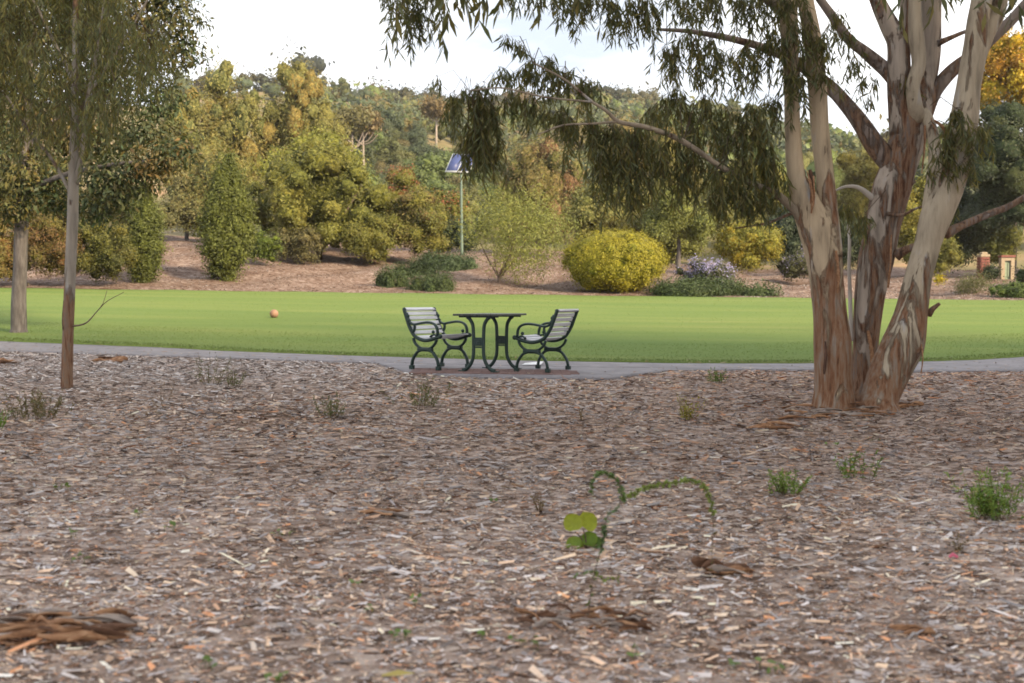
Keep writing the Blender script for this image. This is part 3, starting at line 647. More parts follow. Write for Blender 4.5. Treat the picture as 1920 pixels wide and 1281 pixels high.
# unseen trees added behind the camera to keep low sun off the near mulch
def added_shade_trees():
    lumps = sublumps((0, 0, 12.5), (5.2, 5.2, 7.0), 22, .38, 500, low=-.9)
    V, Q, C = crown(lumps, 9000, .42, .22, OLIVE, 501, back=1.0, shell=.3); cme = mesh_np("crown", V, Q, M_LEAF, C)
    tme = mesh_np("trunk", *tube([(0, 0, -.5), (.1, 0, 4), (0, .2, 9), (0, 0, 15)], [.42, .34, .25, .1], 10, .6, rough=.12, seed=9), M_GBARK, smooth=True)
    rs = np.random.RandomState(77)
    for i, (t, back) in enumerate([(-22, 0), (-13, 1), (-5, -1), (3, 0), (10.5, 0), (-18, 9), (-8, 10), (0, 9), (8, 10), (15, 9), (-14, 19), (-3, 19), (9, 20)]):
        x, y = 13 + .53 * t + .85 * back, -5 + .85 * t - .53 * back; sc, h = rs.uniform(.9, 1.1), rs.uniform(.95, 1.1)
        if y > 2: sc *= .85; h *= .85
        root = empty("added_shade_tree", (x, y, gz(x, y))); root.scale = (sc, sc, h); root.rotation_euler = (0, 0, i * 1.3)
        tag(root, "unseen olive crowned tree added behind the viewer for shade", "tree", "unseen trees added behind the viewer for shade")
        lpart("crown", cme, root); lpart("trunk", tme, root)
added_shade_trees()
# ------------------------------------------------------------------ hillside trees
def hill_trees():
    rs = np.random.RandomState(21); protos = []
    pals = [[(.115, .115, .045), (.095, .10, .042)], [(.09, .10, .05), (.075, .09, .05)], [(.15, .14, .05), (.13, .12, .045)], [(.06, .07, .035), (.075, .08, .04)],
            [(.16, .12, .05), (.13, .105, .045)], [(.12, .14, .045), (.10, .12, .04)]]
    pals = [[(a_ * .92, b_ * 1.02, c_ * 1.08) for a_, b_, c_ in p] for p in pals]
    for i, p in enumerate(pals):
        for v in range(2):
            lumps = sublumps((0, 0, 1.0), (1, 1, 1.0), 9, .46, 100 + i * 3 + v, low=-.4)
            im = inner_mass(lumps, .72, p, 7, 9, 5)
            V, Q, C = cat3([crown(lumps, 2600, .11, .07, p, 200 + i * 5 + v), im]); fl = np.zeros(len(Q), int); fl[-len(im[1]):] = 1
            protos.append(mass_faces(mesh_np("hill_tree", V, Q, M_LEAF, C), fl))
    small, fine = [], []
    for i, p in enumerate(pals):
        lumps = sublumps((0, 0, 1.0), (1, 1, 1.0), 7, .5, 300 + i, low=-.2)
        im = inner_mass(lumps[:4], .7, p, 8, 7, 4); im2 = inner_mass(lumps[:3], .8, p, 8, 6, 4)
        fine.append(cat3([crown(lumps, 170, .20, .13, p, 340 + i, back=.12), im]) + (len(im[1]),))
        small.append(cat3([crown(lumps, 46, .32, .24, p, 320 + i, back=.06), im2]) + (len(im2[1]),))
    cand = []; y = 84.0
    while y < 335:
        sp = 2.3 + .0068 * y
        for x in np.arange(-.33 * y, .62 * y, sp):
            X_, Y_ = x + rs.randn() * sp * .3, y + rs.randn() * sp * .3; px = 960 + F * X_ / Y_
            vis = 590 < px < 1760
            if not vis and (rs.rand() < .75 or (px < 590 and not (y > 250 and px > 180))): continue
            r = rs.uniform(.6, 1.25) ** 1.3 * (1.15 + .0036 * y) * (1 if vis else 1.5)
            if rs.rand() < .08: r *= 1.6
            if 1240 < px < 1760 and y < 262:
                if rs.rand() < .5: continue
                r *= 1.3
            cand.append((Y_, X_, r, 600 < px < 1230))
        y += sp * .95
    cand.sort(); objs, rest = [], []
    for Y_, X_, r, vis in cand:
        px = 960 + F * X_ / Y_
        # clearings with bare orange soil and a green strip
        if (abs(px - 640) < 26 and 205 < Y_ < 262) or (abs(px - 790) < 26 and 118 < Y_ < 140) or (abs(px - 818) < 26 and 140 < Y_ < 168) or (abs(px - 668) < 22 and 105 < Y_ < 132): continue
        (objs if vis and Y_ > 95 and len(objs) < 290 else rest).append((Y_, X_, r))
    for Y_, X_, r in objs:
        o = bpy.data.objects.new("hill_tree", protos[rs.randint(len(protos))]); COL.objects.link(o)
        o.location = (X_, Y_, gz(X_, Y_) - .25 * r); o.scale = (r * rs.uniform(.9, 1.2), r, r * rs.uniform(.8, 1.25)); o.rotation_euler = (0, 0, rs.uniform(-.7, .7))
        tag(o, "rounded bushy tree among many on the distant wooded hillside", "tree", "trees covering the hillside")
    parts, fls = [], []
    for Y_, X_, r in rest:
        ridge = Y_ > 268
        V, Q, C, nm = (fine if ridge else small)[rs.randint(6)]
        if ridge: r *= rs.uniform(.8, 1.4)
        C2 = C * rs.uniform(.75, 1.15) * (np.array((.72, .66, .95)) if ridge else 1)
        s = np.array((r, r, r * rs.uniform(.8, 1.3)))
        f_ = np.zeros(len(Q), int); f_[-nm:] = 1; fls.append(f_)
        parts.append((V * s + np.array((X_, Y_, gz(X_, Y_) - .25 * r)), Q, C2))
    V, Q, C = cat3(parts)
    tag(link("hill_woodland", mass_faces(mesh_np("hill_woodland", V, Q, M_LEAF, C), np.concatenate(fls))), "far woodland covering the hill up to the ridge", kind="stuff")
hill_trees()
M_HGUM = noise_mix("hill_gum_bark", 2, [(.3, (.24, .20, .17)), (.7, (.36, .31, .27))], rough=.8)
def bare_gum(px, ytop, ybase, d, label, seed, pal, lean=0.0, crown_h=.4):
    b = at(px, ybase, d); b[2] = gz(b[0], d); t = at(px + lean, ytop, d)
    root = empty("hill_gum", b); tag(root, label, "tree")
    H = t[2] - b[2]; rs = np.random.RandomState(seed)
    link("trunk", mesh_np("trunk", *tube([b - np.array((0, 0, .3)), b + (t - b) * .4, b + (t - b) * .85], [.024 * H, .019 * H, .009 * H], 7, .5, rough=.1, seed=seed), M_HGUM, smooth=True), root)
    for q in range(4):
        s_ = b + (t - b) * rs.uniform(.35, .6); e_ = s_ + np.array((rs.choice((-1, 1)) * H * rs.uniform(.15, .3), rs.randn() * .5, H * rs.uniform(.15, .3)))
        link("limb", mesh_np("limb", *tube([s_, (s_ + e_) / 2 - np.array((0, 0, .04 * H)), e_], [.012 * H, .009 * H, .004 * H], 5, .5), M_HGUM, smooth=True), root)
    c = (t[0], d, b[2] + H * (1 - crown_h / 2)); L_ = sublumps(c, (H * .28, H * .28, H * crown_h / 2), 10, .42, seed)
    V, Q, C = crown(L_, 2200, .5, .25, pal, seed); link("crown", mesh_np("crown", V, Q, M_LEAF, C), root)
M_PALE = noise_mix("pale_gum_bark", 2, [(.3, (.38, .33, .29)), (.7, (.55, .50, .45))], rough=.8)
bare_gum(818, 176, 250, 165, "far gum with white forked trunk on the hillside", 70, [(.19, .13, .05), (.16, .12, .06)], crown_h=.5)
bare_gum(660, 205, 285, 125, "slender pale trunked gum beside the wattle on the hill", 71, [(.13, .12, .05)], crown_h=.35)
bare_gum(681, 212, 270, 130, "thin brown topped gum on the hill", 72, [(.15, .11, .05)], crown_h=.25)

HAZE = .00020
m, n, out = new_mat("haze_air"); vp = N_(n, "ShaderNodeVolumePrincipled"); vp.inputs["Color"].default_value = (.93, .95, 1, 1); vp.inputs["Density"].default_value = HAZE; vp.inputs["Anisotropy"].default_value = .1
n.links.new(vp.outputs[0], out.inputs["Volume"])
tag(link("haze", bm_mesh("haze", [box((0, 222, 38), (435, 260, 45))], m)), "thin warm haze in front of the hill", kind="stuff")
# ------------------------------------------------------------------ big multi-stemmed gum on the right
M_SCAR = noise_mix("dark_scar", 9, [(.25, (.03, .018, .013)), (.5, (.08, .042, .028)), (.75, (.16, .085, .055))], rough=.9, vec_scale=(6, 6, 1), bump=.5)
M_GUM1 = gum_bark("gum_bark_left_stem", off=(0, 0, 0), zlo=.5, zhi=2.6)
M_GUM2 = gum_bark("gum_bark_middle_stem", pale=(.32, .265, .22), brown=(.12, .054, .03), grey=(.14, .115, .105), off=(3, 1, 2), zlo=-1, zhi=5.0, bias=.035)
M_GUM3 = gum_bark("gum_bark_right_stem", pale=(.35, .29, .215), off=(7, 2, 5), zlo=.2, zhi=1.9, bias=.0)
M_LIMB = gum_bark("gum_bark_limb", pale=(.25, .205, .155), brown=(.16, .09, .06), off=(2, 8, 1), bias=-.04)
M_DLIMB = gum_bark("gum_bark_dark_limb", pale=(.20, .16, .14), brown=(.12, .07, .05), grey=(.17, .14, .13), off=(2, 3, 1), bias=.05)
base = ground_at(1612, 764)
BT = empty("gum_tree", base); tag(BT, "big multi-stemmed gum tree with peeling bark and weeping foliage", "tree")
def pxs(L_):                                   # (px_left, px_right, py, depth) -> centreline and radius
    P = [at((a_ + b_) / 2, y, d) for a_, b_, y, d in L_]; R = [(b_ - a_) / 2 / F * d for a_, b_, y, d in L_]
    return P, R
def stem(name, L_, mat, seed, sides=22, step=.05, rough=.10, flute=.10):
    P, R = pxs(L_); V, Q = tube(P, R, sides, step, rough=rough, seed=seed, flute=flute, fscale=2.2)
    return link(name, mesh_np(name, V, Q, mat, smooth=True), BT)
d1, d2, d3 = 9.95, 10.5, 9.95
stem("trunk", [(1514, 1614, 790, d1), (1525, 1604, 757, d1), (1529, 1599, 728, d1), (1529, 1598, 700, d1), (1526, 1596, 640, d1), (1525, 1587, 590, d1), (1520, 1579, 530, d1), (1512, 1574, 475, d1), (1500, 1562, 430, d1), (1484, 1535, 380, d1), (1477, 1510, 330, d1), (1472, 1501, 250, d1), (1471, 1498, 170, d1), (1466, 1497, 90, d1), (1456, 1494, 0, d1), (1440, 1478, -130, d1), (1415, 1448, -330, d1), (1400, 1422, -520, d1)], M_GUM1, 1)
stem("trunk", [(1522, 1580, 480, d1), (1528, 1576, 440, d1), (1532, 1570, 395, d1), (1531, 1563, 330, d1), (1521, 1554, 245, d1), (1516, 1549, 160, d1), (1508, 1538, 70, d1), (1497, 1524, 0, d1), (1480, 1508, -120, d1), (1478, 1500, -330, d1 + .1), (1490, 1505, -520, d1 + .2)], M_GUM1, 2, 18)
stem("trunk", [(1592, 1650, 760, d2 - .05), (1598, 1648, 710, d2), (1600, 1646, 640, d2), (1604, 1658, 555, d2), (1612, 1675, 484, d2), (1626, 1688, 417, d2), (1640, 1708, 350, d2), (1656, 1718, 310, d2), (1672, 1735, 262, d2), (1680, 1748, 215, d2), (1700, 1752, 170, d2 + .05), (1722, 1762, 110, d2 + .1), (1728, 1764, 40, d2 + .1), (1730, 1764, -60, d2 + .1), (1742, 1770, -300, d2 + .2), (1750, 1768, -520, d2 + .3)], M_GUM2, 3)
stem("trunk", [(1668, 1720, 250, d2), (1666, 1712, 200, d2 - .02), (1664, 1706, 140, d2 - .05), (1664, 1702, 80, d2 - .05), (1652, 1686, 50, d2 - .05), (1632, 1658, 0, d2 - .05), (1604, 1628, -90, d2), (1580, 1600, -260, d2)], M_GUM2, 4, 16)
stem("trunk", [(1690, 1722, 70, d2 - .03), (1688, 1712, 20, d2 - .02), (1690, 1710, -60, d2), (1680, 1696, -240, d2)], M_GUM2, 5, 12)
stem("trunk", [(1708, 1736, 225, d2 - .12), (1702, 1728, 195, d2 - .2), (1700, 1724, 160, d2 - .22), (1710, 1736, 120, d2 - .2), (1704, 1732, 70, d2 - .2), (1704, 1726, 20, d2 - .2), (1708, 1726, -60, d2 - .2), (1720, 1734, -260, d2 - .2)], M_GUM3, 6, 14)
stem("trunk", [(1600, 1694, 795, d3 - .1), (1614, 1682, 750, d3 - .05), (1632, 1706, 690, d3), (1654, 1730, 645, d3), (1679, 1737, 590, d3), (1699, 1747, 520, d3), (1718, 1764, 455, d3), (1728, 1784, 405, d3), (1752, 1806, 350, d3), (1770, 1822, 290, d3), (1781, 1832, 230, d3), (1794, 1836, 165, d3), (1806, 1848, 95, d3), (1814, 1852, 40, d3), (1822, 1858, 0, d3), (1832, 1866, -100, d3), (1836, 1862, -320, d3), (1840, 1858, -520, d3)], M_GUM3, 7)
stem("trunk", [(1724, 1768, 420, d3 + .02), (1732, 1765, 370, d3 + .05), (1740, 1765, 320, d3 + .12), (1741, 1763, 272, d3 + .22), (1732, 1752, 230, d2 - .2), (1716, 1738, 205, d2 - .1)], M_GUM3, 8, 14)
stem("trunk", [(1818, 1848, 110, d3 + .03), (1836, 1866, 60, d3 + .05), (1852, 1882, 28, d3 + .05), (1862, 1890, -20, d3 + .05), (1880, 1904, -120, d3), (1900, 1918, -300, d3)], M_GUM3, 9, 12)
def limb(pts, mat, seed, name="limb", sides=10):
    P = [at(x, y, d) for x, y, d, w in pts]; R = [w / 2 / F * d for x, y, d, w in pts]
    V, Q = tube(P, R, sides, .06, rough=.12, seed=seed, fscale=4); link(name, mesh_np(name, V, Q, mat, smooth=True), BT)
    return P
LIMBS = []
LIMBS += limb([(1505, 412, d1, 24), (1488, 392, 9.9, 17), (1450, 360, 9.8, 13), (1411, 345, 9.7, 11), (1350, 312, 9.6, 10), (1280, 265, 9.45, 10), (1210, 238, 9.3, 9), (1160, 228, 9.25, 8), (1137, 208, 9.2, 6), (1110, 191, 9.15, 5), (1060, 150, 9.1, 4), (1000, 118, 9.0, 3)], M_LIMB, 20)
LIMBS += limb([(1160, 228, 9.25, 5), (1110, 232, 9.2, 4), (1056, 235, 9.15, 4), (1009, 252, 9.1, 3)], M_LIMB, 21, sides=6)
LIMBS += limb([(1110, 191, 9.15, 4), (1020, 182, 9.05, 3.5), (940, 165, 8.95, 3), (880, 170, 8.9, 2.5)], M_LIMB, 22, sides=6)
LIMBS += limb([(1475, 30, d1, 22), (1440, 0, 9.8, 18), (1380, -40, 9.6, 15), (1250, -90, 9.4, 12), (1080, -110, 9.2, 10), (900, -90, 9.0, 7), (760, -50, 8.9, 4)], M_LIMB, 23)
LIMBS += limb([(1702, 352, d2, 34), (1668, 308, d2, 38), (1640, 272, d2, 36), (1620, 240, d2, 32), (1590, 200, d2 + .1, 28), (1550, 158, d2 + .2, 24), (1480, 110, d2 + .2, 19), (1400, 80, d2 + .1, 13), (1300, 60, d2, 9), (1230, 55, d2, 5)], M_DLIMB, 24)
LIMBS += limb([(1712, 200, d2, 30), (1690, 165, d2, 32), (1660, 130, d2, 26), (1625, 100, d2 - .05, 22), (1592, 74, d2 - .1, 19), (1560, 30, d2 - .1, 17), (1530, -10, d2 - .1, 14), (1470, -80, d2, 10)], M_DLIMB, 25)
LIMBS += limb([(1722, 250, d2, 30), (1735, 205, d2, 36), (1755, 168, d2, 28), (1790, 128, d2, 25), (1830, 100, d2, 22), (1864, 68, d2, 22), (1895, 40, d2, 20), (1930, 0, d2, 18), (1990, -60, d2, 14)], M_DLIMB, 26)
limb([(1758, 82, d2, 14), (1785, 70, d2, 9), (1815, 58, d2 + .05, 7), (1880, 45, d2 + .1, 6)], M_DLIMB, 27, "branch", 6)
LIMBS += limb([(1772, 440, d3, 20), (1800, 425, d3, 15), (1845, 405, d3 + .05, 14), (1890, 388, d3 + .1, 12), (1925, 368, d3 + .1, 11), (2000, 340, d3 + .1, 9)], M_DLIMB, 28, "branch", 8)
limb([(1740, 590, d3, 14), (1750, 578, d3 - .05, 9), (1762, 569, d3 - .08, 6)], M_DLIMB, 29, "branch_stub", 6)
limb([(1680, 480, d2 - .1, 22), (1695, 470, d2 - .15, 16), (1722, 460, d2 - .2, 13), (1745, 455, d2 - .3, 9)], M_DLIMB, 30, "branch_stub", 8)
limb([(1660, 400, d2 - .2, 9), (1690, 404, d2 - .25, 7), (1715, 392, d2 - .3, 5), (1735, 385, d2 - .3, 4)], M_DLIMB, 31, "branch", 6)
limb([(1640, 375, d2, 12), (1610, 352, d2 - .05, 8), (1585, 350, d2 - .1, 6), (1566, 358, d2 - .1, 4)], M_PALE, 32, "branch", 6)
limb([(1540, 385, d1 + .2, 8), (1480, 402, d1, 6), (1440, 418, 9.8, 4), (1380, 428, 9.7, 3)], M_DLIMB, 33, "branch", 6)
limb([(1596, 640, d2 - .05, 9), (1594, 560, d2, 8), (1592, 500, d2, 7), (1593, 455, d2, 6), (1590, 420, d2 + .1, 5)], M_PALE, 34, "sucker_stem", 8)

def spray(px, py, d, spread, length, n, rs, leafL=(.075, .14), leafW=(.012, .020), pal=((.11, .108, .038), (.080, .088, .036), (.15, .13, .042), (.095, .108, .05)), gap=.0185, link_limbs=None, sway=.36):
    """weeping strands of narrow leaves hanging from about one pixel"""
    A = at(px, py, d); sc = d / F; parts = []; pal = np.asarray(pal)
    P0, D0, S0, L0, W0, C0 = [], [], [], [], [], []
    tw = []
    if link_limbs is not None and len(link_limbs):
        LL = np.asarray(link_limbs); dd = np.linalg.norm(LL - A, axis=1) + .6 * np.maximum(0, A[2] - LL[:, 2]); q = LL[dd.argmin()]
        if np.linalg.norm(q - A) < 2.5:
            mid = (q + A) / 2 + np.array((0, 0, .12)); tw += [(q, mid), (mid, A)]
    for i in range(n):
        st = A + np.array((rs.uniform(-1, 1) * spread * sc, rs.randn() * spread * sc * .7, rs.uniform(-.5, .35) * spread * sc))
        if rs.rand() < .5: tw.append((A + np.array((0, 0, .02)), st))
        ln = length * sc * rs.uniform(.35, 1.1); dirv = np.array((rs.randn() * sway * 1.6, rs.randn() * sway * 1.6, -.25)); p = st.copy(); m = max(3, int(ln / .06))
        for j in range(m):
            dirv = norm(dirv + np.array((rs.randn() * .12, rs.randn() * .12, -.42))); p2 = p + dirv * ln / m; tw.append((p, p2))
            k = max(1, int(ln / m / gap + rs.rand()))
            for q in range(k):
                P0.append(p + (p2 - p) * rs.rand()); D0.append((rs.randn() * .42, rs.randn() * .42, -.9 + rs.randn() * .25)); p_ = rs.rand()
                L0.append(rs.uniform(*leafL)); W0.append(rs.uniform(*leafW)); C0.append(pal[rs.randint(len(pal))] * rs.uniform(.7, 1.35))
            p = p2
    k = len(P0)
    parts.append(strips(np.array(P0), np.array(D0), rs.randn(k, 3), np.array(L0), np.array(W0), np.array(C0), bend=rs.randn(k) * .07, taper=(.15, 1, .1)))
    T = np.array([a_ for a_, b_ in tw]); E = np.array([b_ for a_, b_ in tw]); D = E - T; ln = np.linalg.norm(D, axis=1)
    th = np.where(ln > .25, .008, .0035)
    for sd in (np.array((1.0, 0, 0)), np.array((0, 1.0, 0))):
        parts.append(strips(T, D, np.tile(sd, (len(T), 1)) + D * .01, ln, th, np.tile((.10, .07, .05), (len(T), 1)), taper=(1, 1, 1)))
    return cat3(parts)
SPR = [(890, 238, 12, 100, 8), (878, 262, 5, 45, 3), (735, -25, 14, 75, 6), (775, -22, 28, 145, 9), (785, 20, 18, 95, 6), (815, -18, 22, 85, 8), (965, -22, 20, 45, 5), (1020, -25, 25, 50, 6), (1060, -25, 30, 55, 8), (1092, -20, 28, 80, 8), (1128, -12, 18, 118, 7), (1165, -5, 25, 75, 8),
       (1200, -10, 28, 95, 9), (1240, -10, 32, 120, 10), (950, 68, 12, 32, 4), (972, 80, 13, 34, 4), (945, 132, 24, 55, 7), (985, 122, 24, 65, 8), (1020, 110, 24, 90, 9), (1060, 128, 24, 85, 9), (1100, 150, 28, 85, 9),
       (905, 156, 18, 50, 5), (870, 166, 12, 30, 4), (820, 144, 9, 24, 3), (850, 176, 13, 105, 7), (884, 172, 20, 165, 10), (908, 192, 18, 162, 10), (896, 250, 14, 100, 7), (960, 178, 24, 70, 8), (1000, 190, 28, 58, 8), (1040, 200, 24, 60, 7),
       (1055, 216, 26, 75, 9), (1110, 226, 24, 120, 10), (1150, 236, 26, 165, 12), (1190, 240, 26, 170, 12), (1178, 290, 22, 118, 9), (1215, 268, 20, 110, 8), (1250, 85, 26, 110, 8), (1290, 65, 28, 120, 8), (1330, 75, 28, 120, 8), (1370, 95, 30, 110, 9),
       (1412, 82, 28, 110, 8), (1450, 62, 28, 115, 9), (1270, 172, 28, 105, 9), (1320, 182, 28, 110, 9), (1362, 202, 28, 120, 9), (1402, 200, 28, 120, 8), (1440, 182, 22, 95, 7), (1262, 262, 26, 110, 9), (1302, 292, 28, 105, 9), (1346, 312, 28, 90, 8),
       (1392, 300, 28, 100, 9), (1432, 290, 24, 100, 7), (1400, 368, 22, 55, 6), (1335, 372, 18, 45, 5), (1310, 230, 26, 110, 8), (1380, 250, 28, 120, 9), (1425, 230, 26, 130, 9), (1450, 300, 18, 100, 7), (1285, 320, 22, 80, 7), (1370, 340, 24, 80, 7), (1235, 200, 24, 120, 8), (1240, 300, 22, 95, 7), (1420, 350, 22, 70, 6), (1480, -10, 28, 90, 9), (1500, 45, 26, 115, 9), (1532, 62, 22, 120, 7), (1495, 132, 22, 95, 7), (1545, 132, 14, 75, 5), (1300, -12, 32, 85, 9), (1350, -16, 32, 95, 9),
       (1400, -16, 32, 95, 9), (1445, -22, 28, 85, 9), (1578, 62, 26, 75, 5), (1602, 112, 22, 65, 5), (1632, 142, 22, 58, 4), (1572, 20, 26, 58, 4), (1622, 180, 16, 42, 3), (1690, 142, 20, 55, 4), (1592, 382, 22, 85, 6), (1622, 400, 18, 60, 4),
       (1795, 205, 14, 90, 9), (1800, 245, 16, 90, 9), (1778, 275, 12, 75, 6), (1825, 215, 16, 75, 4), (1810, 300, 12, 60, 5), (1770, 350, 12, 70, 5), (1770, 250, 12, 60, 4), (1840, 235, 18, 60, 4)]
rsS = np.random.RandomState(31)
for i, (x, y, sp, ln, n) in enumerate(SPR):
    d = (9.05 + (x - 820) / 680 * .85) if x < 1500 else (10.2 if x < 1700 else 9.85)
    d += rsS.randn() * .12
    if 1470 < x < 1560: d = 9.7
    V, Q, C = spray(x, y, d, sp * rsS.uniform(.55, .9), ln * rsS.uniform(.75, 1.1), int(n * 1.65 + .5), rsS, link_limbs=LIMBS)
    link("leaf_spray", mesh_np("leaf_spray", V, Q, M_HANG, C), BT)
parts = []
for i in range(70):                            # upper crown above the picture, which shades the ground
    x = rsS.uniform(800, 2350); y = rsS.uniform(-520, -90); d = rsS.uniform(8.2, 12.5)
    parts.append(spray(x, y, d, 120, 150, 9, rsS, leafL=(.14, .24), leafW=(.03, .05), gap=.07, link_limbs=LIMBS))
V, Q, C = cat3(parts); o = link("crown", mesh_np("crown", V, Q, M_LEAF, C), BT)
# loose bark ribbons in the crotch and down the stems
def ribbon(P, w, seed, twist=.6):
    P, _ = resample(P, np.ones(len(P)), .03); n = len(P); rs = np.random.RandomState(seed); T = norm(np.gradient(P, axis=0))
    a0 = rs.rand() * 6.28; V = []
    for i in range(n):
        u = np.cross(T[i], (.3, .2, 1.0)); u = u / (np.linalg.norm(u) + 1e-6); v = np.cross(T[i], u); an = a0 + twist * i / n * 3
        wd_ = w * min(1, .45 + 2.2 * min(i + .5, n - i - .5) / n) * (1 + .25 * rs.randn() * .5)
        s = (u * math.cos(an) + v * math.sin(an)) * wd_ * .5; nn = np.cross(T[i], s); nn = nn / (np.linalg.norm(nn) + 1e-9)
        cu = nn * w * .16; th = nn * .0022
        V += [P[i] - s + cu + th, P[i] + th, P[i] + s + cu + th, P[i] + s + cu - th, P[i] - th, P[i] - s + cu - th]
    Q = []
    for i in range(n - 1):
        for j in range(6): Q.append([i*6 + j, i*6 + (j+1) % 6, (i+1)*6 + (j+1) % 6, (i+1)*6 + j])
    return np.array(V), np.array(Q)
for i, (x, y, d, dx, dy, w) in enumerate([(1512, 322, 9.78, 8, 60, .05), (1524, 330, 9.80, -4, 70, .045), (1518, 345, 9.76, 2, 55, .05), (1745, 222, 10.2, 10, 60, .04), (1735, 235, 10.25, -6, 90, .04), (1752, 225, 10.2, 22, 28, .03), (1568, 470, 9.75, 3, 80, .04), (1672, 440, 10.2, -6, 100, .045), (1628, 620, 10.25, 8, 80, .05), (1728, 640, 9.8, 0, 60, .04)]):
    P = [at(x, y, d), at(x + dx * .6 + 3, y + dy * .5, d - .03), at(x + dx, y + dy, d)]
    link("bark_strip", mesh_np("bark_strip", *ribbon(P, w, i), M_PBARK, smooth=True), BT)

for i, (x, y, d, dx, dy, w) in enumerate([(1547, 640, 9.75, -2, 62, .030), (1520, 318, 9.80, 4, 58, .06)]):
    P = [at(x, y, d), at(x + dx * .5 + 2, y + dy * .5, d - .005), at(x + dx, y + dy, d)]
    link("bark_scar", mesh_np("bark_scar", *ribbon(P, w, 40 + i, .1), M_SCAR, smooth=True), BT)
# ------------------------------------------------------------------ two trees on the left
M_SLIM = gum_bark("slim_tree_bark", pale=(.25, .22, .185), brown=(.15, .075, .045), grey=(.17, .135, .11), off=(1, 4, 2), zlo=.1, zhi=1.7, bias=.03)
dS = 10.85
b = ground_at(125, 727); LT = empty("slim_gum_tree", b); tag(LT, "slim young gum with drooping olive foliage and thin pale trunk", "tree")
def lstem(root, name, L_, mat, seed, sides=14):
    P, R = pxs(L_); link(name, mesh_np(name, *tube(P, R, sides, .06, rough=.10, seed=seed, fscale=4), mat, smooth=True), root); return P
T1 = lstem(LT, "trunk", [(112, 138, 740, dS), (115, 136, 715, dS), (117, 137, 640, dS), (119, 139, 580, dS), (122, 142, 500, dS), (126, 146, 420, dS), (128, 147, 340, dS), (132, 148, 250, dS), (134, 148, 170, dS), (136, 147, 60, dS), (138, 147, -80, dS), (140, 146, -260, dS), (140, 143, -420, dS)], M_SLIM, 40)
T1 += lstem(LT, "limb", [(134, 148, 345, dS), (143, 152, 318, dS - .05), (150, 158, 280, dS - .1), (158, 166, 200, dS - .1), (178, 184, 100, dS - .1), (200, 204, -40, dS - .1)], M_SLIM, 41, 8)
T1 += lstem(LT, "limb", [(128, 136, 360, dS), (95, 101, 300, dS - .1), (60, 65, 255, dS - .2), (10, 14, 180, dS - .2)], M_SLIM, 42, 6)
T1 += lstem(LT, "limb", [(132, 140, 230, dS), (180, 186, 150, dS + .1), (240, 245, 60, dS + .2), (280, 284, -10, dS + .2)], M_SLIM, 43, 6)
T1 += lstem(LT, "limb", [(132, 140, 150, dS), (90, 95, 60, dS + .1), (40, 45, -40, dS + .2)], M_SLIM, 44, 6)
lstem(LT, "dead_twig", [(132, 136, 612, dS), (160, 163, 606, dS - .1), (180, 182, 585, dS - .1), (200, 201.5, 565, dS - .1), (232, 233, 548, dS - .1)], M_TWIG, 45, 5)
lstem(LT, "dead_twig", [(180, 182, 585, dS - .1), (192, 193.2, 570, dS - .15), (200, 201, 545, dS - .15)], M_TWIG, 46, 5)
lstem(LT, "dead_twig", [(118, 121, 630, dS), (116, 118, 600, dS - .1), (119, 120.5, 560, dS - .1)], M_TWIG, 47, 5)
PAL_SLIM = ((.15, .148, .055), (.125, .135, .055), (.185, .165, .055), (.105, .12, .06))
for i in range(100):
    while True:
        x, y = rsS.uniform(-150, 290), rsS.uniform(-180, 270)
        if y < 250 - abs(x - 120) * .25 and not (x > 225 and y < 60): break
    V, Q, C = spray(x, y - 30, dS + rsS.uniform(-.9, .9), 38, rsS.uniform(90, 150), 13, rsS, leafL=(.06, .115), leafW=(.010, .017), pal=PAL_SLIM, gap=.021, link_limbs=T1)
    link("leaf_spray", mesh_np("leaf_spray", V, Q, M_HANG, C), LT)
dB = 20.0
b = ground_at(35, 628); B2 = empty("broad_gum_tree", b); tag(B2, "larger dark crowned tree on the lawn edge behind the slim gum", "tree")
lstem(B2, "trunk", [(14, 56, 634, dB), (21, 49, 618, dB), (23, 48, 560, dB), (26, 50, 500, dB), (28, 52, 430, dB), (32, 54, 360, dB), (40, 58, 260, dB), (50, 66, 120, dB), (60, 72, -60, dB)], M_GBARK, 50, 16)
for k_, L_ in enumerate([[(40, 54, 360, dB), (110, 120, 330, dB - .5), (200, 208, 310, dB - 1), (290, 295, 300, dB - 1.2)], [(44, 58, 280, dB), (140, 148, 180, dB), (240, 246, 90, dB), (330, 333, 30, dB)], [(32, 48, 330, dB), (-20, -10, 260, dB), (-90, -84, 200, dB)]]):
    lstem(B2, "limb", L_, M_GBARK, 51 + k_, 8)
def pxl(L_, d): return [(*at(x, y, d + dd), rx / F * d, rx / F * d * .8, ry / F * d) for x, y, rx, ry, dd in L_]
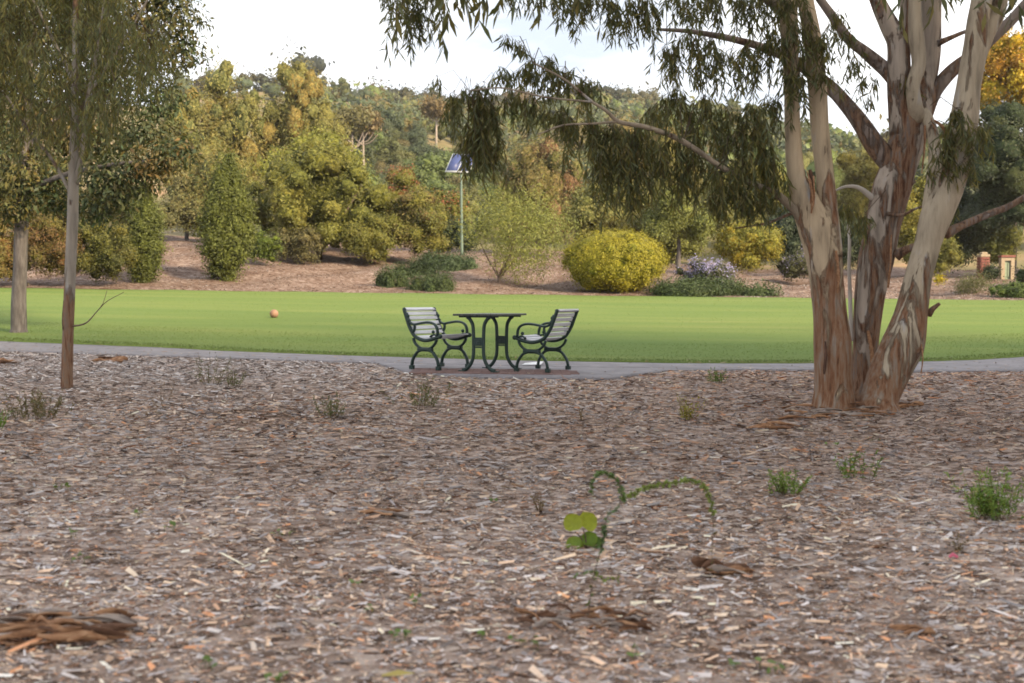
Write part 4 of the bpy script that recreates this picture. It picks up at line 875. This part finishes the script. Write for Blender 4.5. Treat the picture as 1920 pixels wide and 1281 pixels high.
lum = pxl([(335, 40, 48, 52, 0), (300, -20, 60, 60, .3), (318, 105, 40, 38, 0), (250, 60, 70, 70, .4), (180, 20, 90, 90, .5), (100, 60, 80, 80, .4), (20, 30, 90, 90, .3), (-60, 60, 90, 90, .3), (200, 150, 80, 60, .4), (90, 160, 80, 60, .4), (0, 150, 80, 70, .2), (-80, 180, 80, 70, .2), (60, 250, 80, 50, .3), (-20, 260, 70, 60, 0), (150, 240, 60, 40, .4),
           (30, 330, 60, 45, -.2), (-30, 350, 50, 55, -.2), (80, 360, 38, 35, -.2), (330, 285, 34, 24, -1.2), (290, 305, 44, 28, -1.2), (240, 318, 44, 30, -1), (190, 330, 40, 30, -.8), (215, 365, 34, 30, -.8), (20, 395, 38, 30, -.2), (150, 285, 50, 40, .4), (215, 265, 55, 40, 0), (275, 250, 45, 40, -.5), (100, 310, 50, 40, .2), (250, 340, 40, 32, -.8), (345, 275, 26, 20, -1.2), (130, 380, 36, 30, 0), (190, 390, 32, 26, -.4), (300, 190, 50, 40, .3), (350, 95, 36, 30, 0), (120, -80, 120, 80, .3), (-40, -90, 120, 90, .3), (260, -90, 90, 70, .3)], dB)
V, Q, C = cat3([crown(lum, 36000, .13, .046, [(.05, .075, .035), (.065, .085, .04), (.085, .09, .032), (.11, .10, .03), (.13, .085, .028)], 55, droop=.9, out=.6, shell=.35, back=.7), crown([(*l_[:3], l_[3]*.6, l_[4]*.6, l_[5]*.6) for l_ in lum], 8000, .12, .06, DARK, 56, shell=.2)])
link("crown", mesh_np("crown", V, Q, M_LEAF, C), B2)

# ------------------------------------------------------------------ table and chairs
def bar(pts, w, t=.026, step=.02):
    w = w * 1.14             # flat iron bar in the frame's own plane (x,z), y across
    P = [(x, 0.0, z) for x, z in pts]
    return tube(P, w / 2, 8, step, flat=t * 2 / w, flat_axis=(0, 1, 0))
def chair_proto():
    root = empty("park_chair", (0, 0, 0)); W = .64
    U = lambda u, z: (.28 - u, z)              # photo-measured: u runs from the front knob to the back
    for s in (1, -1):
        y = s * W / 2
        fr = [bar([U(0, .443), U(.08, .415), U(.18, .39), U(.265, .384), U(.36, .405), U(.44, .45), U(.515, .56), U(.565, .68), U(.606, .785)], .042),
              bar([U(.058, .40), U(.085, .345), U(.15, .292), U(.25, .27), U(.35, .292), U(.42, .345), U(.45, .41)], .030),
              bar([U(.030, .05), U(.045, .12), U(.08, .18), U(.133, .236), U(.25, .262), U(.37, .236), U(.425, .18), U(.462, .12), U(.478, .05)], .034),
              bar([U(.13, .268), U(.25, .266), U(.37, .268)], .050),
              bar([U(.515, .628), U(.545, .66), U(.575, .74)], .05)]
        V, Q = join2(fr); V = V + np.array((0, y, 0)); me = mesh_np("end_frame", V, Q, M_IRON, smooth=True); ef = lpart("end_frame", me, root)
        ar = [bar([U(.525, .635), U(.49, .605), U(.43, .592), U(.36, .603), U(.28, .616), U(.20, .622), U(.13, .612), U(.075, .583), U(.047, .53), U(.04, .45)], .030),
              bar([U(.43, .592), U(.425, .55), U(.44, .505), U(.465, .475)], .024),
              bar([U(.05, .43), U(.07, .455), U(.10, .462), U(.135, .452), U(.16, .43)], .022)]
        V, Q = join2(ar); V = V + np.array((0, y, 0)); lpart("armrest", mesh_np("armrest", V, Q, M_IRON, smooth=True), ef)
        for (u, z, r) in ((.115, .497, .024), (.0, .443, .032), (.606, .79, .028), (.545, .70, .028)):
            bm = bmesh.new(); bmesh.ops.create_uvsphere(bm, u_segments=12, v_segments=8, radius=r); bm.transform(Matrix.Translation((.28 - u, y, z)) @ Matrix.Diagonal((1, .8, 1, 1)))
            lpart("scroll_knob", bm_mesh("scroll_knob", [bm], M_IRON, True), ef)
        for u in (.030, .478):
            lpart("foot", bm_mesh("foot", [box((.28 - u, y, .026), (.032, .028, .026), cham=.006)], M_IRON), ef)
    for i, (u, z, an) in enumerate(((.035, .450, -.18), (.115, .425, -.22), (.20, .407, -.10), (.285, .404, .08), (.365, .425, .40))):
        ca, sa = math.cos(an), math.sin(an)
        lpart("seat_slat", bm_mesh("seat_slat", [box((.28 - u, 0, z), (.034, W / 2 - .012, .009), ((ca, 0, -sa), (0, 1, 0), (sa, 0, ca)), .003)], M_SLAT), root)
    for i, (u, z) in enumerate(((.452, .487), (.487, .548), (.517, .612), (.545, .676), (.570, .735))):
        an = math.radians(66 + (i * 1.0)); ca, sa = math.cos(an), math.sin(an)
        lpart("back_slat", bm_mesh("back_slat", [box((.28 - u, 0, z), (.024, W / 2 - .012, .009), ((-ca, 0, sa), (0, 1, 0), (-sa, 0, -ca)), .003)], M_SLAT), root)
    lpart("top_rail", bm_mesh("top_rail", [box((.28 - .606, 0, .792), (.034, W / 2 - .012, .013), ((.92, 0, -.38), (0, 1, 0), (.38, 0, .92)), .004)], M_SLAT), root)
    return root
def copy_tree(o, parent=None):
    c = o.copy(); COL.objects.link(c)
    if parent is not None: c.parent = parent
    for ch in list(o.children): copy_tree(ch, c)
    return c
ch1 = chair_proto(); ch2 = copy_tree(ch1)
ZP = .033
def put(o, x, y, fx, fy): o.location = (x, y, gz(x, y) + ZP); o.rotation_euler = (0, 0, math.atan2(fy, fx))
put(ch1, -.985, 13.22, .83, -.56); tag(ch1, "pale slatted iron armchair left of the table, seat facing the viewer", "chair", "iron park chairs at the table")
put(ch2, .43, 13.03, -.89, .46); tag(ch2, "pale slatted iron armchair right of the table, seen from its back", "chair", "iron park chairs at the table")
def table():
    root = empty("park_table", (-.285, 13.02, gz(-.285, 13.02) + ZP), math.atan2(.90, .42) - math.pi / 2); H = .735
    tag(root, "dark slatted table on curved iron legs between the two chairs", "table")
    for s in (-1, 1):
        y = s * .345; L_ = []
        for q in (1, -1):
            pts = [(q * .165, H - .03), (q * .125, H - .06), (q * .085, H - .13), (q * .075, H - .22), (q * .072, .42), (q * .072, .25), (q * .085, .16), (q * .125, .08), (q * .175, .03), (q * .235, .012)]
            V, Q = bar(pts, .044, .02); L_.append((V + np.array((0, y, 0)), Q))
            lpart("leg", mesh_np("leg", *L_[-1], M_IRON, smooth=True), root)
            lpart("foot", bm_mesh("foot", [box((q * .235, y, .006), (.05, .03, .006), cham=.002)], M_IRON), root)
        bl = [box((0, y, .375), (.055, .016, .045), cham=.004), box((0, y, .43), (.05, .012, .010), cham=.002), box((0, y, .315), (.05, .012, .010), cham=.002), box((0, y - s * .0, .375), (.02, .024, .02), cham=.003)]
        lpart("leg_bracket", bm_mesh("leg_bracket", bl, M_IRON), root)
        lpart("cross_rail", bm_mesh("cross_rail", [box((0, y, H - .028), (.28, .02, .010), cham=.003)], M_IRON), root)
    for i in range(7):
        x = (i - 3) * .092
        lpart("table_slat", bm_mesh("table_slat", [box((x, (-.012 if i % 2 else 0), H - .003), (.041, .46, .013), cham=.004)], M_TTOP), root)
    return root
table()

# ------------------------------------------------------------------ ball, solar light, gate pillar, small litter
p = ground_at(514, 598); bm = bmesh.new(); bmesh.ops.create_uvsphere(bm, u_segments=24, v_segments=16, radius=.11)
for v in bm.verts:
    c = v.co.normalized(); k = min(abs(c.x * .8 + c.y * .6), abs(c.z), abs(c.x * .6 - c.y * .8)); v.co *= 1 - .03 * max(0, 1 - k / .09)
o = link("ball", bm_mesh("ball", [bm], M_BALL, True)); o.location = (p[0], p[1], gz(p[0], p[1]) + .13); tag(o, "tan leather ball lying on the lawn", "ball")

dP = 60.0; b = at(866, 476, dP); b[2] = gz(b[0], dP); SL = empty("solar_light", b); tag(SL, "solar panel on a tall green pole above the shrubs", "solar light")
t = at(864.5, 322, dP)
link("pole", mesh_np("pole", *tube([b - np.array((0, 0, .2)), (b + t) / 2, t], [.095, .08, .065], 10, .5), M_POLE, smooth=True), SL)
bl, br, tl = at(834, 322, dP - .4), at(880, 323.5, dP - .1), at(849, 288, dP + .6)
X_ = br - bl; Yv = tl - bl; Yv = Yv - X_ * (Yv.dot(X_) / X_.dot(X_)) * .0
tr = br + Yv; nrm = np.cross(X_, Yv); nrm = nrm / np.linalg.norm(nrm)
def quadslab(a_, b_, c_, d_, th, mat, name):
    V = np.array([a_, b_, c_, d_, a_ - nrm * th, b_ - nrm * th, c_ - nrm * th, d_ - nrm * th]); Q = [[0, 1, 2, 3], [7, 6, 5, 4], [0, 4, 5, 1], [1, 5, 6, 2], [2, 6, 7, 3], [3, 7, 4, 0]]
    return link(name, mesh_np(name, V, Q, mat), SL)
q = lambda u, v, h=0: bl + X_ * u + Yv * v + nrm * h
quadslab(q(0, 0), q(1, 0), q(1, 1), q(0, 1), .06, M_ALU, "panel_frame")
quadslab(q(.035, .07, .012), q(.485, .07, .012), q(.485, .97, .012), q(.035, .97, .012), .03, M_CELL, "solar_cell")
quadslab(q(.52, .07, .012), q(.965, .07, .012), q(.965, .97, .012), q(.52, .97, .012), .03, M_CELL, "solar_cell")
link("bracket", mesh_np("bracket", *tube([t - np.array((0, 0, .5)), t, q(.6, .4, -.1)], [.06, .06, .05], 8, .2), M_POLE, smooth=True), SL)
la = t - np.array((0, 0, .75))
link("lamp_arm", mesh_np("lamp_arm", *tube([la, la + np.array((-.02, -.25, .05)), la + np.array((-.03, -.5, .04))], [.03, .03, .025], 6, .1), M_POLE, smooth=True), SL)

dG = 54.0
b = at(1843, 517, dG); b[2] = min(b[2], gz(b[0], dG)) ; h = at(1843, 481, dG)[2]
GP = empty("gate_pillar", b); tag(GP, "red brick gate pillar with a pale cap under the right trees", "pillar")
w = 15 / F * dG / 2; rs = np.random.RandomState(4); bk = []; 
me_bl = None; nrow = int((h - b[2]) / .15)
core = bm_mesh("shaft", [box((0, 0, (h - b[2]) / 2 - .1), (w * .93, w * .93, (h - b[2]) / 2 + .1))], M_CREAM); lpart("shaft", core, GP)
brick_me = bm_mesh("brick", [box((0, 0, 0), (w * .48, .05, .062), cham=.008)], M_BRICK)
for r_ in range(nrow):
    for s_ in range(4):
        for k_ in range(2):
            o = bpy.data.objects.new("brick", brick_me); COL.objects.link(o); o.parent = GP
            off = (k_ - .5) * w + ((.02 if r_ % 2 else -.02)); a_ = s_ * math.pi / 2
            o.rotation_euler = (0, 0, a_); o.location = (math.cos(a_) * off + math.sin(a_) * w * .95, math.sin(a_) * off - math.cos(a_) * w * .95, r_ * .15 + .05)
lpart("cap", bm_mesh("cap", [box((0, 0, h - b[2] + .03), (w * 1.2, w * 1.2, .07), cham=.02), box((0, 0, h - b[2] + .16), (w * .75, w * .75, .07), cham=.03)], M_CREAM), GP)
b = at(1887, 522, dG + 1.5); b[2] = min(b[2], gz(b[0], dG + 1.5)); h = at(1887, 483, dG + 1.5)[2] - b[2]
GW = empty("gate_wall", b); tag(GW, "cream gate wall with a pale green door beside the brick pillar", "wall"); w = 26 / F * dG / 2
lpart("wall_face", bm_mesh("wall_face", [box((-w * .72, 0, h / 2 - .1), (w * .28, .15, h / 2 + .1), cham=.01), box((w * .72, 0, h / 2 - .1), (w * .28, .15, h / 2 + .1), cham=.01), box((0, 0, h - .08), (w * .44, .149, .1))], M_CREAM), GW)
lpart("coping", bm_mesh("coping", [box((0, 0, h + .06), (w * 1.08, .2, .06), cham=.015)], M_BRICK), GW)
dr = lpart("door", bm_mesh("door", [box((0, .02, h / 2 - .12), (w * .44, .05, h / 2 - .07), cham=.01)], M_DOORG), GW)
lpart("door_panel", bm_mesh("door_panel", [box((s_ * w * .2, -.05, h / 2 - .1), (w * .14, .02, h / 2 - .22), cham=.01) for s_ in (-1, 1)], M_DOORG), dr)

p = at(998, 687.5, 14.35); z = gz(p[0], p[1])
P_ = []; 
V = np.array([(p[0] - .15, p[1] - .16, z + .024), (p[0] + .12, p[1] - .2, z + .026), (p[0] + .16, p[1] + .14, z + .045), (p[0] - .1, p[1] + .2, z + .024), (p[0] - .15, p[1] - .16, z + .030), (p[0] + .12, p[1] - .2, z + .034), (p[0] + .16, p[1] + .14, z + .06), (p[0] - .1, p[1] + .2, z + .032)])
tag(link("white_sheet", mesh_np("white_sheet", V, [[3, 2, 1, 0], [4, 5, 6, 7], [0, 1, 5, 4], [1, 2, 6, 5], [2, 3, 7, 6], [3, 0, 4, 7]], M_WHITE), shift=p), "small white sheet lying on the path behind the right chair", "sheet")
p = ground_at(1788, 1052)
tag(link("pink_scrap", mesh_np("pink_scrap", *ribbon([p + np.array((-.02, 0, .018)), p + np.array((0, .01, .03)), p + np.array((.02, 0, .016))], .018, 3), M_PINK), shift=p), "bright pink scrap lying on the wood chips at right", "litter")

# bark pieces lying on the mulch
M_PBARK2 = noise_mix("dark_bark_litter", 9, [(.25, (.05, .025, .016)), (.5, (.12, .06, .035)), (.75, (.22, .12, .07))], rough=.8, vec_scale=(1, 5, 5), bump=.3)
M_PBARK3 = noise_mix("grey_bark_litter", 9, [(.25, (.15, .12, .11)), (.5, (.28, .23, .20)), (.75, (.45, .36, .29))], rough=.8, vec_scale=(1, 5, 5), bump=.3)
def bark_heap(name, label, cat, spec, seed, wr=(.03, .07), lift=.09):
    rs = np.random.RandomState(seed); x0, x1, y0, y1, n, ln = spec; b = ground_at((x0 + x1) / 2, (y0 + y1) / 2)
    root = empty(name, b); tag(root, label, cat)
    for i in range(n):
        p = ground_at(rs.uniform(x0, x1), rs.uniform(y0, y1)); th = rs.randn() * .32 + (math.pi if rs.rand() < .5 else 0); l_ = ln * rs.uniform(.5, 1.15)
        h = np.array((0, 0, rs.uniform(.015, lift))); v = np.array((math.cos(th), math.sin(th), 0)) * l_ / 2
        P = [p - v + h * rs.uniform(.3, 1), p - v * .3 + h * 1.1 + rs.randn(3) * .004, p + v * .4 + h * 1.05 + rs.randn(3) * .004, p + v + h * rs.uniform(.5, 1.3)]
        link("bark_piece", mesh_np("bark_piece", *ribbon(P, rs.uniform(*wr), seed * 50 + i, .8), (M_PBARK, M_PBARK2, M_PBARK3, M_PBARK)[rs.randint(4)]), root)
bark_heap("bark_heap", "tangled heap of brown bark strips in the near left corner", "bark", (-15, 205, 1170, 1216, 64, .30), 1, (.010, .034), .055)
bark_heap("bark_heap", "scattered bark pieces at the foot of the leaning sprig", "bark", (985, 1215, 1158, 1192, 40, .13), 2, (.007, .024), lift=.045)
bark_heap("bark_heap", "two curled tan bark sheets below the arching stem", "bark", (1310, 1395, 1068, 1082, 9, .17), 3, (.02, .05), .05)
bark_heap("bark_strip", "long flat bark strip left of the big leafed seedling", "bark", (690, 750, 967, 972, 4, .26), 4, (.02, .04), .03)
bark_heap("bark_strip", "dark bark curl lying left of the slim trunk", "bark", (0, 50, 680, 684, 6, .35), 5, (.04, .08), .04)
bark_heap("bark_strip", "dark bark strips on the grey chips right of the slim trunk", "bark", (175, 225, 674, 680, 6, .4), 6, (.04, .08), .04)
bark_heap("bark_strip", "tan bark strips right of the arching stem", "bark", (1420, 1480, 798, 806, 4, .4), 7, (.03, .05), .03)
bark_heap("bark_strip", "dark grey stick of bark near the lower right", "bark", (1690, 1740, 1185, 1195, 3, .16), 8, (.02, .035), .03)

bark_heap("bark_heap", "shed bark strips lying round the foot of the big gum", "bark", (1490, 1720, 762, 790, 26, .34), 9, (.02, .05), .05)
# ------------------------------------------------------------------ small plants in the mulch
def tuft(px, py, hpx, wpx, label, seed, pal, n=90, thin=.007, cat="plant", name="grass_tuft", lean=.55, leafy=False):
    p = ground_at(px, py); sc = p[1] / F; H = hpx * sc; Wd = wpx * sc / 2; rs = np.random.RandomState(seed); pal = np.asarray(pal)
    B = p + np.stack([rs.randn(n) * Wd * .35, rs.randn(n) * Wd * .35, np.zeros(n)], -1)
    D = np.stack([(B[:, 0] - p[0]) / (Wd + 1e-6) * lean * 1.3 + rs.randn(n) * lean * .4, rs.randn(n) * lean * .6, np.ones(n)], -1)
    Ln = H * rs.uniform(.45, 1.1, n); D = norm(D); parts = []
    c = pal[rs.choice(len(pal), n)] * rs.uniform(.7, 1.3, (n, 1))
    if leafy:
        ns = min(max(22, n // 4), n); parts.append(strips(B[:ns], D[:ns], rs.randn(ns, 3), Ln[:ns], thin * .7, np.tile((.13, .09, .05), (ns, 1)), taper=(1, .8, .5)))
        m = n * 6; k = rs.choice(ns, m); t = rs.uniform(.15, 1.05, m)[:, None]
        parts.append(strips(B[k] + D[k] * Ln[k][:, None] * t, norm(D[k] * .4 + rs.randn(m, 3) * .7), rs.randn(m, 3), H * .13, thin * 1.3, pal[rs.choice(len(pal), m)] * rs.uniform(.7, 1.3, (m, 1))))
    else:
        parts.append(strips(B, D, rs.randn(n, 3), Ln, thin, c, bend=rs.randn(n) * .05, droop=.12))
        m = n * 2; k = rs.choice(n, m); t = rs.uniform(.2, .9, m)[:, None]
        parts.append(strips(B[k] + D[k] * Ln[k][:, None] * t, norm(D[k] + rs.randn(m, 3) * .45), rs.randn(m, 3), Ln[k] * .35, thin * .9, c[k]))
    V, Q, C = cat3(parts)
    tag(link(name, mesh_np(name, V, Q, M_LEAF, C), shift=p), label, cat)
GT2 = [(.17, .26, .05), (.13, .22, .045), (.21, .27, .06)]
GT = [(.11, .19, .03), (.085, .15, .03), (.15, .20, .04)]
HB = [(.12, .13, .055), (.10, .11, .05), (.15, .14, .06)]
tuft(1474, 928, 48, 70, "compact bright green tuft on the chips right of the arching stem", 1, GT2, 130, thin=.006, leafy=True)
tuft(1860, 972, 85, 85, "tallest feathery green tuft near the right picture edge", 2, GT2, 230, thin=.006, leafy=True)
tuft(1605, 896, 55, 90, "sparse spreading green weed between the two bright tufts", 3, GT, 45, leafy=True, name="weed")
tuft(1345, 719, 28, 52, "bright green weed by the path left of the big tree", 4, GT, 60, leafy=True, name="weed")
tuft(1290, 788, 46, 26, "small yellow-green seedling standing alone before the path", 5, [(.22, .22, .03), (.28, .24, .03)], 40, leafy=True, name="seedling")
tuft(785, 766, 55, 85, "grey-green straggly herb in front of the left chair", 6, HB, 70, leafy=True, name="herb")
tuft(622, 783, 46, 62, "dull green herb left of the herb before the chair", 7, HB, 60, leafy=True, name="herb")
tuft(392, 722, 62, 50, "thin wispy herb near the path right of the slim trunk", 8, HB, 26, leafy=True, name="herb")
tuft(438, 727, 38, 30, "short bushy herb beside the wispy one", 9, HB, 36, leafy=True, name="herb")
tuft(65, 786, 56, 115, "dry brownish-green bushy weed before the slim trunk", 10, [(.15, .13, .06), (.12, .11, .05), (.17, .13, .07)], 130, leafy=True, name="weed")
tuft(-4, 806, 40, 30, "green sprout at the left picture edge", 11, GT, 40)
tuft(1012, 960, 48, 14, "thin upright olive sprout behind the big leafed seedling", 12, [(.16, .11, .05)], 8, leafy=True, name="sprout")
tuft(1795, 1036, 40, 14, "thin brown sprig above the pink scrap", 13, [(.14, .10, .04)], 8, leafy=True, name="sprout")
tuft(305, 770, 60, 10, "bare dry upright stalk among the grey chips", 14, [(.16, .11, .07)], 5, leafy=True, name="sprout")
tuft(1090, 790, 40, 8, "dry short stalk before the right chair", 15, [(.18, .13, .08)], 4, leafy=True, name="sprout")
CL = "tiny green seedlings among the wood chips"
def clover(px, py, wpx, k, seed):
    p = ground_at(px, py); sc = p[1] / F; rs = np.random.RandomState(seed); W_ = wpx * sc
    B = p + np.stack([rs.uniform(-.5, .5, k) * W_, rs.randn(k) * .02, rs.uniform(.018, .04, k)], -1)
    D = np.stack([rs.randn(k), rs.randn(k), rs.uniform(0, .4, k)], -1)
    V1 = strips(B, D, np.stack([rs.randn(k), rs.randn(k), rs.randn(k) * .25], -1), rs.uniform(.018, .032, k), rs.uniform(.016, .026, k), np.array((.13, .20, .05)) * rs.uniform(.7, 1.2, (k, 1)), bend=.08, taper=(.5, 1, .6))
    st = strips(B * np.array((1, 1, 0)) + np.array((0, 0, 1)) * (p[2]), B - (B * np.array((1, 1, 0)) + np.array((0, 0, 1)) * p[2]), rs.randn(k, 3), B[:, 2] - p[2], .003, np.tile((.16, .17, .07), (k, 1)), taper=(1, 1, 1))
    V, Q, C = cat3([V1, st])
    tag(link("seedling", mesh_np("seedling", V, Q, M_LEAF, C), shift=p), "tiny green seedling sprouting low between the wood chips", "seedling", CL)
for i, c_ in enumerate([(750, 1205, 50, 9), (985, 1214, 55, 8), (900, 1202, 22, 4), (690, 1153, 30, 4), (670, 1102, 22, 4), (780, 1133, 20, 4), (1192, 1236, 20, 4), (1448, 1262, 50, 7), (1375, 1258, 20, 4), (125, 918, 45, 7), (150, 1055, 30, 6), (535, 1008, 45, 7), (135, 1008, 20, 4), (385, 1254, 36, 6), (260, 970, 20, 4), (1640, 830, 30, 6), (1560, 838, 22, 5), (925, 945, 18, 4), (520, 1283, 40, 6), (320, 998, 24, 4)]): clover(*c_, 80 + i)
p = ground_at(745, 1277)
V, Q, C = strips(np.array([p + np.array((-.055, 0, .02))]), np.array([(1.0, .05, .05)]), np.array([(0, 1.0, .35)]), .115, .03, np.array([(.42, .34, .10)]), bend=.06)
tag(link("fallen_leaf", mesh_np("fallen_leaf", V, Q, M_LEAF, C), shift=p), "fallen yellow leaf at the bottom picture edge", "leaf")

# round-leafed seedling
def round_leaf(p, nrm_, up, r, name, root, col, seed):
    rs = np.random.RandomState(seed); nrm_ = norm(np.asarray(nrm_, float)); up = np.asarray(up, float); up = norm(up - nrm_ * up.dot(nrm_)); sd = np.cross(up, nrm_)
    rings = [(0, 1), (.5, 12), (.85, 12), (1.0, 12)]; V = [p + up * r * .85]; n = 12
    for f, k in rings[1:]:
        for j in range(n):
            a_ = j / n * 6.283; rr = r * f * (1 - .28 * max(0, math.cos(a_ - math.pi)) ** 6 + .03 * rs.randn()); dd = up * math.cos(a_) * rr + sd * math.sin(a_) * rr * 1.02
            V.append(p + up * r * .85 + dd + nrm_ * (.16 * r * f * f * (1 + .5 * math.cos(2 * a_)) + .22 * r * f * abs(math.sin(a_)) - .12 * r * f + .05 * r * f * rs.randn()))
    Q = [[0, 1 + j, 1 + (j + 1) % n, 1 + (j + 2) % n] for j in range(0, n, 2)]
    for q_ in range(2):
        for j in range(n): Q.append([1 + q_*n + j, 1 + (q_+1)*n + j, 1 + (q_+1)*n + (j+1) % n, 1 + q_*n + (j+1) % n])
    C = np.tile(col, (len(V), 1)) * rs.uniform(.85, 1.15, (len(V), 1)); C[1 + 2*n:] *= np.array((1.12, .98, .9))
    return link(name, mesh_np(name, np.array(V), Q, M_LEAF, C, smooth=True), root)
b = ground_at(1098, 1030); RL = empty("broadleaf_seedling", b); tag(RL, "lime seedling with round broad leaves on red stalks", "seedling")
dd = b[1]
for i, (x, y, r, nx, ny, nz_, ux, uz, c_) in enumerate([(1078, 997, 19, -.35, -1, .15, -.25, 1, (.26, .30, .03)), (1093, 992, 19, .25, -1, .25, .75, 1, (.28, .32, .03)), (1090, 1028, 17, -.2, -1, .6, -1, .5, (.17, .25, .03)), (1100, 1024, 16, .2, -1, .1, .35, 1, (.13, .21, .03)), (1108, 1026, 14, .4, -1, .3, 1, .6, (.08, .14, .03)), (1096, 1027, 13, 0, -1, .4, -.3, 1, (.20, .27, .03))]):
    pt = at(x, y, dd - .03 + i * .008); round_leaf(pt, (nx, ny, nz_), (ux, 0, uz), r / F * dd, "leaf", RL, c_, i)
    link("stalk", mesh_np("stalk", *tube([b, (b + pt) / 2 + np.array((.008, 0, .01)), pt], [.004, .0035, .003], 5, .03), M_TWIG, smooth=True), RL)
# arching straggly plant
b = ground_at(1102, 1165); AP = empty("arching_sprig", b); tag(AP, "straggly plant with small leaves and two long arching stems", "plant"); dA = b[1]
def leafy_stem(pts, col, lw, seed, gap=.007, leaf=.016, r=.0026, bare=0.0):
    P = [at(x, y, d) for x, y, d in pts]; Pr, _ = resample(P, np.ones(len(P)), gap); rs = np.random.RandomState(seed)
    link("stem", mesh_np("stem", *tube(P, np.linspace(r, r * .6, len(P)), 5, .02), M_TWIG, smooth=True), AP)
    n0 = int(len(Pr) * bare); Pr = Pr[n0:]
    if len(Pr) < 3: return
    k = np.repeat(np.arange(len(Pr)), 3); T = norm(np.gradient(Pr, axis=0))[k]; D = norm(rs.randn(len(k), 3) * .8 + T * .35 + np.array((0, -.15, .25)))
    tcol = np.asarray(col)[None] * rs.uniform(.65, 1.35, (len(k), 1))
    V, Q, C = strips(Pr[k], D, rs.randn(len(k), 3), leaf * rs.uniform(.7, 1.2, len(k)), lw * rs.uniform(.8, 1.2, len(k)), tcol, bend=.05, taper=(.3, 1, .5))
    link("foliage", mesh_np("foliage", V, Q, M_LEAF, C), AP)
G1, G2, G3 = (.11, .18, .055), (.19, .245, .055), (.09, .15, .06)
leafy_stem([(1102, 1165, dA), (1108, 1110, dA), (1118, 1062, dA), (1130, 1020, dA), (1134, 990, dA)], (.12, .17, .05), .009, 1, gap=.035, leaf=.016, r=.0028, bare=.1)
leafy_stem([(1128, 1030, dA), (1132, 1005, dA), (1134, 988, dA)], G3, .012, 2, gap=.006)
leafy_stem([(1134, 988, dA), (1140, 965, dA + .05), (1152, 958, dA + .1), (1162, 945, dA + .1), (1168, 938, dA + .1)], G3, .012, 3, gap=.016)
leafy_stem([(1168, 938, dA + .1), (1165, 920, dA + .1), (1158, 903, dA + .1), (1145, 892, dA + .08), (1130, 887, dA + .05), (1116, 893, dA), (1109, 908, dA), (1108, 924, dA)], G1, .012, 4)
leafy_stem([(1168, 938, dA + .1), (1190, 926, dA + .1), (1215, 914, dA + .08), (1250, 908, dA + .05), (1285, 902, dA), (1305, 904, dA), (1322, 916, dA), (1332, 936, dA), (1337, 962, dA)], G2, .014, 5, leaf=.018)
leafy_stem([(1337, 962, dA), (1337, 1000, dA + .02), (1335, 1040, dA + .05), (1333, 1078, dA + .1)], (.14, .14, .05), .004, 6, gap=.03, leaf=.014, r=.0016)
leafy_stem([(1116, 1075, dA), (1128, 1085, dA - .03), (1145, 1088, dA - .05), (1158, 1085, dA - .05)], G2, .013, 7, gap=.016)
leafy_stem([(1116, 1075, dA), (1100, 1072, dA - .03), (1082, 1080, dA - .05)], G1, .012, 8, gap=.018)
# a few chips and fallen leaves strayed onto the path, the pad and the lawn edge
def stray():
    rs = np.random.RandomState(91); n = 900; x = rs.uniform(-10, 10, n); t = rs.rand(n) ** 1.6
    lo, hi = pad_e(x), far_e(x) + .6; y = lo + (hi - lo) * t; z = g(x, y) + .033
    th = rs.uniform(0, 6.28, n); D = np.stack([np.cos(th), np.sin(th), rs.randn(n) * .1], -1); S = np.stack([-np.sin(th), np.cos(th), rs.randn(n) * .15], -1)
    pal = np.array([(.25, .14, .08), (.33, .25, .18), (.14, .09, .06), (.40, .34, .27)])
    V, Q, C = strips(np.stack([x, y, z], -1), D, S, rs.uniform(.03, .11, n), rs.uniform(.01, .025, n), pal[rs.choice(4, n)], bend=.05, taper=(.3, 1, .3))
    tag(link("fallen_leaves", mesh_np("fallen_leaves", V, Q, M_CHIP, C)), "dry leaves and chips strayed over the path", kind="stuff")
stray()
